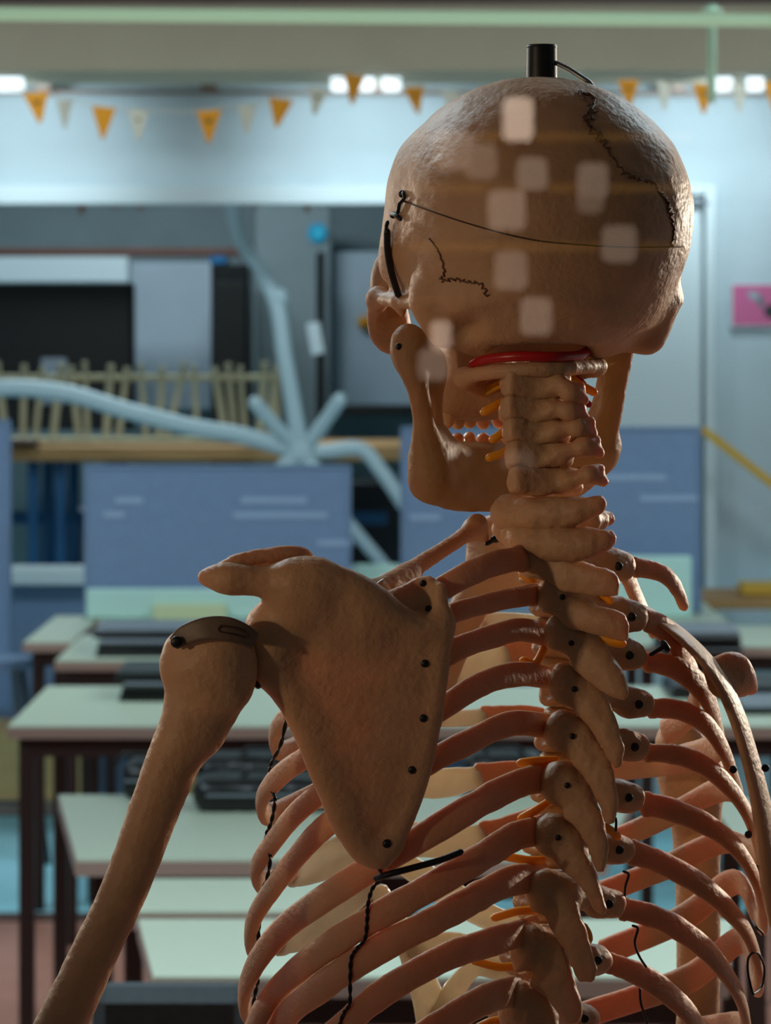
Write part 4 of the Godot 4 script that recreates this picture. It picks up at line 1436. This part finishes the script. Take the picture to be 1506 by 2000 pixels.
func thorax() -> void:
	# rows: left knob, right knob, then the chain of the spinous process [x, y, w, r]
	var V := [
		[[1046, 1086, 20], [1206, 1106, 31], [[1040, 1100, -60, 28], [1090, 1118, -95, 30], [1150, 1128, -130, 26], [1186, 1134, -150, 20], [1192, 1140, -152, 16]]],
		[[1080, 1156, 24], [1232, 1205, 30], [[1090, 1180, -70, 26], [1130, 1200, -105, 28], [1180, 1210, -140, 27], [1206, 1222, -155, 18]]],
		[[1094, 1232, 25], [1228, 1280, 30], [[1120, 1250, -75, 28], [1160, 1275, -105, 30], [1192, 1312, -135, 26], [1206, 1344, -148, 14]]],
		[[1104, 1334, 25], [1246, 1376, 27], [[1130, 1345, -75, 28], [1160, 1380, -105, 30], [1186, 1430, -130, 23], [1198, 1474, -142, 13]]],
		[[1096, 1426, 25], [1238, 1459, 27], [[1120, 1440, -75, 30], [1155, 1480, -105, 33], [1182, 1540, -128, 22], [1192, 1592, -138, 13]]],
		[[1090, 1526, 26], [1226, 1558, 30], [[1115, 1540, -75, 30], [1145, 1580, -105, 32], [1168, 1640, -128, 20], [1176, 1682, -138, 12]]],
		[[1076, 1628, 26], [1208, 1660, 28], [[1100, 1640, -75, 28], [1130, 1680, -105, 27], [1160, 1730, -125, 17], [1172, 1770, -135, 11]]],
		[[1060, 1736, 26], [1188, 1766, 29], [[1085, 1750, -75, 28], [1110, 1790, -105, 29], [1134, 1850, -128, 24], [1140, 1892, -136, 17]]],
		[[1032, 1842, 27], [1166, 1876, 26], [[1060, 1860, -75, 30], [1085, 1900, -105, 32], [1112, 1950, -128, 25], [1122, 1982, -136, 18]]],
		[[1010, 1956, 28], [1140, 1990, 26], [[1040, 1970, -75, 30], [1060, 2010, -105, 32], [1090, 2060, -128, 24]]]]
	var blades := [
		[[1012, 1074], [1034, 1069], [1100, 1090], [1158, 1106], [1196, 1117], [1207, 1138], [1206, 1161], [1158, 1162], [1101, 1158], [1060, 1132]],
		[[1104, 1178], [1140, 1183], [1182, 1186], [1216, 1197], [1225, 1219], [1224, 1249], [1190, 1246], [1150, 1236], [1107, 1229], [1084, 1202]],
		[[1117, 1225], [1150, 1250], [1184, 1274], [1216, 1312], [1227, 1350], [1219, 1366], [1182, 1352], [1149, 1332], [1120, 1308], [1101, 1262]],
		[[1095, 1306], [1125, 1320], [1182, 1360], [1202, 1402], [1217, 1455], [1211, 1489], [1200, 1498], [1178, 1453], [1156, 1420], [1117, 1390], [1093, 1362]],
		[[1101, 1406], [1141, 1429], [1182, 1464], [1198, 1503], [1204, 1563], [1197, 1602], [1184, 1604], [1172, 1560], [1141, 1512], [1105, 1479], [1089, 1443]],
		[[1077, 1510], [1109, 1520], [1143, 1549], [1175, 1591], [1187, 1651], [1178, 1697], [1164, 1700], [1148, 1645], [1123, 1613], [1089, 1597], [1073, 1551]],
		[[1057, 1607], [1093, 1613], [1126, 1641], [1160, 1700], [1184, 1770], [1173, 1784], [1153, 1754], [1123, 1714], [1081, 1693], [1066, 1651]],
		[[1041, 1732], [1081, 1730], [1115, 1758], [1143, 1812], [1164, 1885], [1155, 1911], [1131, 1911], [1115, 1872], [1083, 1826], [1049, 1794]],
		[[1009, 1848], [1061, 1834], [1095, 1850], [1115, 1893], [1135, 1969], [1126, 1993], [1103, 1991], [1075, 1955], [1033, 1927], [1005, 1905]],
		[[985, 1958], [1035, 1946], [1070, 1962], [1092, 2004], [1108, 2080], [1076, 2100], [1050, 2064], [1008, 2036], [980, 2014]]]
	var pin_at := [[1051, 1085], [1099, 1166], [1116, 1256], [1122, 1346], [1118, 1438], [1108, 1534], [1090, 1636], [0, 0], [0, 0], [0, 0]]
	for i in V.size():
		var l: Array = V[i][0]
		var r: Array = V[i][1]
		var sp: Array = V[i][2]
		var mx: float = (l[0] + r[0]) * 0.5
		var my: float = (l[1] + r[1]) * 0.5
		var L := []
		var thin := []
		for q in sp:
			thin.append([q[0] - 4, q[1], q[2] + 14, q[3] * 0.62])
		chain(L, thin, 0.010)
		var o := Prim.new()
		o.t = 3
		o.a = S(mx + 8, my + (60 if i > 1 else 20), -112)
		o.r = Vector3(0.42, -0.30 if i > 1 else -0.05, 0.0)
		o.ra = 0.0042
		o.rd = 0.0030
		o.k = 0.006
		o.lo = Vector3.ONE * 1e9
		o.hi = -o.lo
		for q in blades[i]:
			var at := S(q[0], q[1], -112)
			o.poly.append(Vector2(at.x, at.y))
			o.lo = Vector3(minf(o.lo.x, at.x), minf(o.lo.y, at.y), at.z - 0.03)
			o.hi = Vector3(maxf(o.hi.x, at.x), maxf(o.hi.y, at.y), at.z + 0.03)
		L.append(o)
		chain(L, [[l[0], l[1], -75, l[2]], [sp[0][0], sp[0][1], -65, 24]], 0.010)
		chain(L, [[l[0] - 6, l[1] + 12, -70, l[2] * 0.75], [l[0] + 4, l[1] - 12, -72, l[2] * 0.8]], 0.008)
		chain(L, [[mx - 10, my - 8, -50, 26], [r[0] - 10, r[1] - 2, 10, 24]], 0.012)
		chain(L, [[r[0] - 16, r[1] - 4, 0, r[2]], [r[0] + 8, r[1], 15, r[2] * 0.92]], 0.006)
		chain(L, [[mx - 30, my - 6, -30, 20], [mx - 50, my - 6, 60, 22]], 0.010)
		L.append(rbox(S(mx - 55, my - 12, 95), Vector3(0.0150, 0.0098, 0.0125), 0.005, -0.64, 0.0, 0.008))
		L.append(ellipsoid(S(mx - 60, my + 10, 90), Vector3(0.0165, 0.0035, 0.0145), -0.64, 0.0, 0.003))
		# holes behind the knobs where the nerves leave
		L.append(ellipsoid(S(l[0] - 6, l[1] + 52, -20), Vector3(0.006, 0.0045, 0.02), 0.0, 0.3, 0.004, true))
		var vb := bone("vertebra", L, 0.0014, 0.0009, 50 + i)
		screw(r[0] + 2, r[1], 0, 9, vb, L)
		if pin_at[i][0] > 0:
			screw(pin_at[i][0], pin_at[i][1], -80, 6, vb, L)
		# disc between bodies
		var D := [ellipsoid(S(mx - 58, my + 36, 95), Vector3(0.0155, 0.004, 0.0132), -0.64, 0.0, 0.003)]
		obj("spinal_disc", nets(D, 0.0016, sk_at), M.disc, sk_root)
	# ribs of the left side, rear part from the spine round the flank
	var left := [
		[[1024, 1090], [975, 1098], [930, 1114], [880, 1140], [820, 1180], [770, 1230]],
		[[1050, 1160], [990, 1170], [940, 1182], [890, 1196], [830, 1225], [720, 1300], [640, 1350], [590, 1385], [556, 1402, 0], [536, 1436, 90], [546, 1466, 170], [590, 1452, 260], [650, 1436, 340]],
		[[1078, 1242], [1016, 1230], [965, 1242], [910, 1260], [866, 1282], [760, 1350], [660, 1428], [607, 1472], [562, 1502], [528, 1534, 30], [510, 1566, 100], [522, 1590, 180], [560, 1576, 260], [620, 1548, 340]],
		[[1098, 1332], [1036, 1317], [980, 1322], [925, 1344], [866, 1382], [760, 1450], [680, 1506], [627, 1547], [575, 1592], [530, 1648, 30], [500, 1696, 100], [512, 1724, 180], [545, 1716, 250], [575, 1698, 300]],
		[[1096, 1424], [1022, 1412], [975, 1420], [910, 1452], [850, 1482], [740, 1546], [647, 1605], [592, 1658], [536, 1730, 20], [498, 1790, 80], [488, 1838, 140], [508, 1856, 220], [550, 1836, 290]],
		[[1084, 1520, -10], [1035, 1524], [985, 1543], [920, 1578], [830, 1632], [740, 1686], [640, 1750], [560, 1808], [508, 1868, 20], [480, 1925, 90], [478, 1968, 150], [505, 1976, 230], [545, 1948, 290]],
		[[1074, 1620, 0], [1010, 1632], [960, 1662], [910, 1692], [838, 1734], [758, 1778], [679, 1824], [599, 1880], [540, 1934], [505, 1985, 20], [478, 2050, 80]],
		[[1062, 1714, 10], [1000, 1720], [950, 1742], [910, 1764], [838, 1803], [758, 1844], [679, 1892], [623, 1932], [571, 1972], [520, 2030]],
		[[1046, 1816, 10], [990, 1830], [940, 1846], [878, 1866], [798, 1908], [739, 1946], [690, 1986], [640, 2030]],
		[[1026, 1930, 10], [970, 1944], [920, 1966], [860, 2002], [800, 2040]]]
	var lh := [22, 18, 21, 21, 22, 25, 25, 26, 25, 26]
	for i in left.size():
		rib(left[i], lh[i], 11.0, "rib", null, 100 + i)
	# cartilage that carries on from the left ribs to the breastbone
	var lc := [
		[[620, 1552, 340, 24], [680, 1545, 430, 24], [760, 1530, 500, 22]],
		[[570, 1702, 300, 26], [612, 1690, 370, 36], [668, 1668, 450, 38], [720, 1650, 520, 28]],
		[[545, 1840, 290, 24], [600, 1820, 370, 34], [650, 1788, 450, 34], [715, 1730, 540, 28]],
		[[540, 1950, 290, 26], [580, 1930, 370, 32], [640, 1880, 450, 30], [700, 1800, 540, 26]]]
	for i in lc.size():
		rib(lc[i], 24, 12.0, "costal_cartilage", M.cartilage, 130 + i)
	# breastbone
	var stn := []
	stn.append(rbox(S(1000, 1075, 330), Vector3(0.026, 0.022, 0.006), 0.005, -0.64, 0.3, 0.008))
	chain(stn, [[960, 1110, 360, 40], [900, 1220, 430, 38], [820, 1400, 510, 40], [740, 1580, 570, 44], [690, 1690, 600, 38]], 0.012)
	chain(stn, [[690, 1690, 600, 30], [715, 1780, 610, 20], [722, 1842, 610, 15]], 0.012)
	bone("breastbone", stn, 0.0022, 0.0004, 70)
	# cartilage from the breastbone to the right ribs, with the ribs' front ends
	var rc := [
		[[880, 1236, 450, 20], [950, 1218, 480, 20], [1010, 1212, 520, 14], [1060, 1216, 550, 12]],
		[[870, 1330, 480, 26], [930, 1300, 520, 24], [990, 1278, 550, 22]],
		[[830, 1400, 500, 18], [900, 1402, 560, 16], [945, 1400, 590, 16]],
		[[790, 1528, 550, 26], [860, 1530, 590, 28], [935, 1518, 620, 20]],
		[[740, 1640, 580, 30], [820, 1640, 610, 32], [890, 1645, 630, 30], [945, 1630, 650, 18]],
		[[760, 1670, 590, 16], [830, 1712, 630, 24], [900, 1760, 650, 26], [985, 1802, 660, 24], [1060, 1800, 670, 20]],
		[[740, 1740, 600, 16], [790, 1830, 620, 20], [840, 1960, 640, 30], [860, 2040, 650, 36]],
		[[800, 1860, 620, 16], [860, 1840, 640, 18], [920, 1850, 650, 20], [985, 1880, 660, 18]],
		[[860, 1990, 640, 24], [890, 1930, 640, 20], [930, 1890, 650, 16], [990, 1900, 660, 18]]]
	for i in rc.size():
		rib(rc[i], 24, 11.0, "costal_cartilage", M.cartilage, 140 + i)
	var fr := [[[985, 1280, 550, 24], [1030, 1272, 560, 26], [1090, 1268, 570, 26]], [[940, 1398, 590, 16], [1000, 1396, 600, 18], [1060, 1400, 600, 18]], [[930, 1512, 620, 18], [990, 1508, 640, 20], [1050, 1510, 640, 20]], [[940, 1626, 650, 18], [1000, 1612, 660, 20], [1070, 1590, 670, 22]], [[872, 1244, 450, 26], [905, 1234, 455, 26], [945, 1226, 480, 22]]]
	for i in fr.size():
		rib(fr[i], 22, 11.0, "rib", null, 150 + i)
	# ribs of the right side: rear part, flank and front in one
	var right := [
		[[1240, 1108, 40, 17], [1268, 1112, 60, 17], [1300, 1124, 80, 17], [1322, 1150, 110, 17], [1336, 1184, 140, 10]],
		[[1220, 1112, 150, 24], [1232, 1140, 200, 26], [1250, 1180, 240, 28], [1275, 1230, 270, 28]],
		[[1262, 1212, 45, 19], [1290, 1224, 70, 24], [1318, 1252, 100, 29], [1340, 1292, 140, 31], [1358, 1336, 190, 30], [1350, 1390, 280, 24], [1300, 1430, 380, 24]],
		[[1262, 1294, 50, 17], [1290, 1296, 60, 19], [1326, 1308, 80, 24], [1358, 1332, 110, 29], [1386, 1370, 150, 32], [1402, 1424, 210, 32], [1405, 1455, 300, 26], [1370, 1470, 420, 24], [1290, 1492, 560, 22], [1190, 1506, 650, 18]],
		[[1268, 1384, 50, 16], [1310, 1384, 60, 18], [1346, 1394, 80, 19], [1382, 1418, 110, 22], [1412, 1462, 150, 24], [1430, 1510, 200, 23], [1442, 1550, 300, 22], [1430, 1545, 420, 21], [1390, 1548, 510, 20], [1300, 1596, 600, 20], [1202, 1640, 660, 19]],
		[[1262, 1470, 50, 16], [1300, 1472, 60, 17], [1336, 1478, 75, 19], [1383, 1500, 100, 21], [1427, 1540, 140, 22], [1459, 1588, 180, 21], [1478, 1640, 250, 20], [1480, 1668, 340, 20], [1450, 1650, 450, 20], [1400, 1646, 530, 21], [1300, 1694, 610, 21], [1180, 1742, 670, 20]],
		[[1258, 1570, 50, 21], [1300, 1578, 60, 22], [1340, 1592, 80, 22], [1390, 1616, 105, 22], [1435, 1652, 140, 22], [1470, 1705, 180, 20], [1487, 1760, 240, 18], [1490, 1806, 320, 18], [1478, 1790, 430, 20], [1436, 1722, 540, 23], [1330, 1796, 620, 24], [1180, 1860, 690, 23]],
		[[1232, 1664, 45, 22], [1270, 1676, 55, 22], [1310, 1694, 70, 23], [1363, 1724, 95, 24], [1413, 1766, 130, 24], [1455, 1815, 170, 22], [1476, 1866, 220, 20], [1482, 1910, 290, 18], [1475, 1925, 380, 18], [1450, 1836, 500, 23], [1355, 1906, 600, 24], [1242, 1950, 660, 23], [1130, 1985, 700, 22]],
		[[1214, 1774, 40, 20], [1250, 1782, 50, 21], [1292, 1796, 60, 22], [1335, 1820, 80, 24], [1383, 1858, 110, 24], [1420, 1904, 150, 23], [1446, 1950, 200, 22], [1456, 2000, 280, 20], [1440, 2000, 400, 22], [1370, 2010, 560, 22]],
		[[1188, 1880, 40, 18], [1222, 1892, 45, 20], [1258, 1908, 60, 22], [1302, 1938, 80, 24], [1343, 1976, 110, 24], [1372, 2020, 150, 23]]]
	for i in right.size():
		rib(right[i], 20, 10.0, "rib", null, 170 + i)
	# arm bone beyond the ribs of the right side
	var hr := []
	chain(hr, [[1330, 1450, 720, 50], [1348, 1510, 720, 66], [1358, 1590, 720, 52], [1362, 1680, 720, 45], [1364, 1850, 720, 43], [1362, 2060, 720, 42]], 0.012)
	bone("arm_bone", hr, 0.0022, 0.0004, 75)
	# yellow nerve roots
	var nv := [
		[[1108, 728, -20], [1128, 748, -30], [1160, 766, -30]], [[985, 784, 10], [962, 796, 0], [945, 805, 0]], [[990, 838, 10], [975, 850, 0], [962, 858, 0]], [[992, 880, 10], [975, 888, 0], [955, 894, 0]],
		[[1062, 1268, -50], [1045, 1296, -60], [1022, 1290, -60]], [[1085, 1485, -30], [1050, 1486, -50], [1016, 1490, -50]], [[1082, 1560, -30], [1050, 1580, -50], [1018, 1598, -50]], [[1060, 1680, -30], [1030, 1680, -50], [984, 1672, -50]],
		[[1048, 1778, -30], [1010, 1780, -50], [966, 1792, -50]], [[1000, 1888, -30], [970, 1888, -50], [926, 1876, -50]], [[1170, 1612, -60], [1190, 1620, -60], [1206, 1634, -50]], [[1172, 1240, -80], [1195, 1254, -90], [1216, 1257, -90]],
		[[1176, 1160, -60], [1186, 1168, -60], [1192, 1174, -60]], [[1020, 1120, 0], [1040, 1140, -10], [1055, 1160, -20]], [[1140, 1810, -60], [1148, 1824, -60], [1150, 1836, -60]], [[1000, 1998, -30], [965, 1994, -50], [935, 2006, -50]], [[940, 770, 30], [975, 752, 0], [1000, 748, -10]]]
	for n in nv:
		obj("nerve_root", tube(smooth_points(n, 5), R(8.5), 10), M.nerve, sk_root)

func shoulder() -> void:
	# shoulder blade
	var w0 := -300.0
	var out := [[871, 1214], [870, 1260], [865, 1322], [854, 1409], [831, 1515], [806, 1602], [780, 1655], [752, 1686], [728, 1686], [705, 1674], [660, 1616], [634, 1545], [602, 1462], [572, 1396], [546, 1358], [528, 1328], [510, 1300], [514, 1226], [540, 1196], [552, 1158], [600, 1118], [632, 1114], [680, 1132], [730, 1168], [778, 1200], [826, 1220]]
	var pl := Prim.new()
	pl.t = 3
	var c := S(700, 1380, w0)
	pl.a = c
	pl.r = Vector3(-0.05, 0.04, -1.6)
	pl.ra = 0.0036
	pl.rd = 0.0033
	pl.k = 0.006
	for o in out:
		var q := S(o[0], o[1], w0)
		pl.poly.append(Vector2(q.x, q.y))
	pl.lo = S(480, 1690, w0) - Vector3(0, 0, 0.02)
	pl.hi = S(880, 1110, w0) + Vector3(0, 0, 0.02)
	var P := [pl]
	# the deeper field above the spine
	var up := Prim.new()
	up.t = 3
	up.a = S(820, 1190, -262)
	up.r = Vector3(0, 0, 0)
	up.ra = 0.0034
	up.rd = 0.003
	up.k = 0.004
	for o in [[736, 1176], [770, 1152], [812, 1128], [842, 1124], [862, 1144], [871, 1190], [868, 1245], [800, 1250], [740, 1220]]:
		var q := S(o[0], o[1], -262)
		up.poly.append(Vector2(q.x, q.y))
	up.lo = S(730, 1255, -262) - Vector3(0, 0, 0.01)
	up.hi = S(880, 1110, -262) + Vector3(0, 0, 0.01)
	P.append(up)
	# spine of the blade running out into the acromion
	chain(P, [[868, 1218, -292, 7], [826, 1222, -304, 10], [778, 1204, -322, 12], [729, 1172, -336, 15], [677, 1140, -346, 19], [625, 1128, -350, 22], [580, 1130, -350, 25]], 0.016)
	chain(P, [[604, 1136, -344, 28], [548, 1137, -344, 29], [495, 1133, -348, 29], [452, 1131, -352, 33], [426, 1128, -350, 27], [404, 1127, -346, 18]], 0.012)
	chain(P, [[604, 1172, -322, 30], [650, 1190, -312, 28], [700, 1196, -312, 22]], 0.026)
	# neck and socket, border rib
	P.append(ellipsoid(S(517, 1258, -300), Vector3(0.0095, 0.0180, 0.0125), 0.3, 0.10, 0.010))
	chain(P, [[540, 1232, -306, 26], [580, 1196, -314, 24]], 0.014)
	chain(P, [[540, 1320, -300, 17], [585, 1400, -296, 15], [640, 1530, -290, 14], [700, 1650, -286, 16], [740, 1672, -284, 18]], 0.014)
	chain(P, [[861, 1150, -285, 9], [864, 1300, -284, 9], [830, 1500, -284, 9], [770, 1650, -284, 11]], 0.008)
	var sb := bone("shoulder_blade", P, 0.0014, 0.0004, 81)
	for s in [[826, 1139, 7], [837, 1189, 7], [830, 1296, 8], [827, 1403, 8], [805, 1504, 8], [756, 1648, 9]]:
		screw(s[0], s[1], -310, s[2], sb, P)
	# collar bone
	var cl := []
	chain(cl, [[430, 1112, -340, 13], [470, 1094, -330, 15], [545, 1084, -305, 18], [586, 1084, -285, 17], [606, 1100, -260, 16], [622, 1122, -230, 14], [670, 1140, -190, 13]], 0.006)
	chain(cl, [[670, 1140, -190, 13], [735, 1152, -130, 15], [775, 1130, -70, 18], [830, 1096, 20, 17], [880, 1064, 100, 15], [925, 1034, 170, 17]], 0.008)
	chain(cl, [[925, 1034, 170, 17], [936, 1022, 185, 14], [932, 1018, 185, 13]], 0.006)
	chain(cl, [[930, 1030, 180, 14], [946, 1050, 190, 9]], 0.006)
	chain(cl, [[735, 1155, -130, 14], [800, 1140, -40, 18]], 0.010)
	bone("collar_bone", cl, 0.0014, 0.0004, 82)
	# upper arm bone
	var hm := []
	hm.append(ellipsoid(S(422, 1286, -336), Vector3(0.0196, 0.0196, 0.0190), 0.0, 0.0, 0.0025))
	chain(hm, [[366, 1296, -326, 42], [372, 1350, -326, 50], [366, 1410, -330, 52], [336, 1490, -330, 53], [298, 1590, -330, 49], [246, 1730, -330, 46], [190, 1850, -330, 46], [120, 2000, -330, 50], [60, 2130, -330, 54]], 0.012)
	chain(hm, [[440, 1350, -330, 40], [400, 1420, -330, 40]], 0.016)
	chain(hm, [[352, 1268, -335, 22], [350, 1300, -335, 28]], 0.010)
	chain(hm, [[372, 1310, -372, 8], [410, 1362, -382, 8], [460, 1372, -372, 6]], 0.010)
	var hb := bone("upper_arm_bone", hm, 0.0015, 0.0004, 83)
	# strap over the head of the arm bone
	var rows := []
	for r in catmull([[340, 1256, -388, 14], [362, 1240, -402, 20], [400, 1228, -414, 23], [440, 1228, -416, 24], [472, 1238, -408, 22], [496, 1252, -394, 18]], 6):
		rows.append([S(r[0], r[1], r[2]) - sk_at, R(r[3], r[2]), R(4, r[2])])
	var stp := obj("joint_strap", sweep(rows, func(_p): return Vector3(0, 0.25, 1), 12, 0.5), M.strap, hb)
	var slot := []
	for r in catmull([[430, 1222, -421], [455, 1225, -419], [480, 1234, -413], [482, 1245, -412], [455, 1238, -419], [432, 1234, -421], [427, 1228, -421], [432, 1222, -421]], 4):
		slot.append(S(r[0], r[1], r[2]) - sk_at)
	obj("slot", tube(slot, R(2.0, -400), 6), M.seam, hb)
	screw(345, 1254, -410, 12, hb)
	var wing := SphereMesh.new()
	wing.radius = R(9)
	wing.height = R(26)
	for p in [[504, 1332], [518, 1328]]:
		obj("wing_nut", wing, M.black, hb, S(p[0], p[1], -310) - sk_at)
	# right shoulder blade, almost edge-on
	var rb := []
	for r in catmull([[1288, 1208, 120, 8], [1330, 1240, 90, 12], [1372, 1282, 80, 15], [1410, 1334, 80, 18], [1440, 1400, 80, 19], [1462, 1470, 85, 20], [1482, 1550, 95, 23], [1496, 1630, 110, 26], [1506, 1710, 130, 28], [1516, 1780, 150, 22], [1524, 1810, 170, 10]], 5):
		rb.append([S(r[0], r[1], r[2]) - sk_at, R(r[3] * 0.75, r[2]), R(60.0, r[2])])
	var rsb := obj("shoulder_blade", sweep(rb, func(_p): return Vector3(0.25, 0, -1), 14), M.bone, sk_root)
	var fin := []
	chain(fin, [[1385, 1300, 110, 10], [1420, 1286, 130, 12], [1446, 1296, 150, 16], [1462, 1326, 170, 14], [1470, 1346, 180, 10]], 0.008)
	chain(fin, [[1400, 1330, 100, 16], [1430, 1325, 140, 20]], 0.012)
	chain(fin, [[1410, 1350, 110, 12], [1440, 1340, 160, 18]], 0.010)
	bone("blade_ridge", fin, 0.0014, 0.0004, 85, rsb)
	obj("screw", tube([S(1272, 1278, -10) - sk_at, S(1298, 1262, -14) - sk_at], R(4.5), 8), M.black, rsb)
	obj("screw_head", tube([S(1296, 1256, -14) - sk_at, S(1304, 1268, -14) - sk_at], R(6.5), 8), M.black, rsb)

func fittings() -> void:
	# bolt beside the collar bone
	var bo := obj("bolt", tube([S(951, 1062, 180) - sk_at, S(984, 1044, 190) - sk_at], R(4.5, 180), 8), M.black, sk_root)
	obj("bolt_nut", tube([S(966, 1053, 184) - sk_at, S(974, 1049, 187) - sk_at], R(8.5, 180), 6), M.black, bo)
	# twisted wires tying the ribs
	var lat := [[560, 1398], [549, 1452], [530, 1492], [528, 1516], [532, 1546], [537, 1562], [531, 1602], [521, 1628], [520, 1650], [528, 1674], [521, 1718], [508, 1742], [503, 1762], [506, 1795], [504, 1842], [496, 1868], [497, 1892], [504, 1912], [497, 1950], [492, 2004]]
	twisted(lat, true)
	twisted([[733, 1684], [746, 1712], [728, 1735], [719, 1766], [717, 1798], [713, 1834], [698, 1852], [686, 1872], [684, 1914], [683, 1960], [672, 1978], [662, 2006]], true)
	obj("tie_cord", tube(smooth_points([[735, 1716, -262], [758, 1708, -285], [810, 1694, -285], [860, 1680, -275], [900, 1664, -262]], 5), R(6.5, -270), 8), M.wire, sk_root)
	for w in [[[1196, 1594, -140], [1203, 1600, -140], [1203, 1622, -135]], [[1218, 1702, -20], [1228, 1708, -10], [1222, 1730, 0], [1220, 1752, 20]], [[1236, 1808, -10], [1246, 1814, -10], [1240, 1840, 0], [1248, 1866, 20], [1262, 1888, 40]], [[1250, 1932, -10], [1252, 1960, 0], [1262, 1990, 20], [1266, 2010, 30]], [[1471, 1942, 180], [1461, 1900, 180], [1463, 1868, 170], [1480, 1862, 190], [1493, 1890, 220], [1488, 1926, 230], [1471, 1942, 180]], [[1470, 1800, 260], [1478, 1812, 230], [1490, 1824, 240], [1488, 1840, 260]], [[722, 1164, -240], [728, 1146, -200], [744, 1132, -150], [752, 1134, -110]]]:
		obj("tie_wire", tube(smooth_points(w, 5), R(2.6), 6), M.wire, sk_root)
	for s in [[1432, 1503, 120], [1495, 1500, 60], [1462, 1630, 180]]:
		screw(s[0], s[1], s[2], 8, sk_root)
	# stand below the frame
	var st := thing("skeleton_stand", "steel stand pole on a five-footed base that carries the skeleton", "stand", Vector3(S(960, 0, 90).x, 0, S(0, 0, 90).z))
	obj("pole", tube([Vector3(0, 0.06, 0), Vector3(0, S(0, 2090, 90).y, 0)], 0.011, 12), M.steel, st)
	for i in 5:
		var a := TAU * i / 5.0
		obj("foot", tube_up([Vector3(0, 0.05, 0), Vector3(cos(a) * 0.25, 0.02, sin(a) * 0.25)], 0.014, 10), M.steel, st)

func twisted(raw: Array, _on: bool) -> void:
	var pts := []
	for r in raw:
		pts.append([float(r[0]), float(r[1]), table_w(WL, r[0]) - 18.0])
	var cm := catmull(pts, 8)
	var par := Node3D.new()
	par.name = "tie_wire"
	sk_root.add_child(par, true)
	for s in [0, 1]:
		var out := []
		for i in cm.size():
			var a: float = i * 0.8 + s * PI
			out.append(S(cm[i][0] + cos(a) * 2.2, cm[i][1], cm[i][2] + sin(a) * 2.2) - sk_at)
		obj("strand", tube(out, R(2.2), 6), M.wire, par)
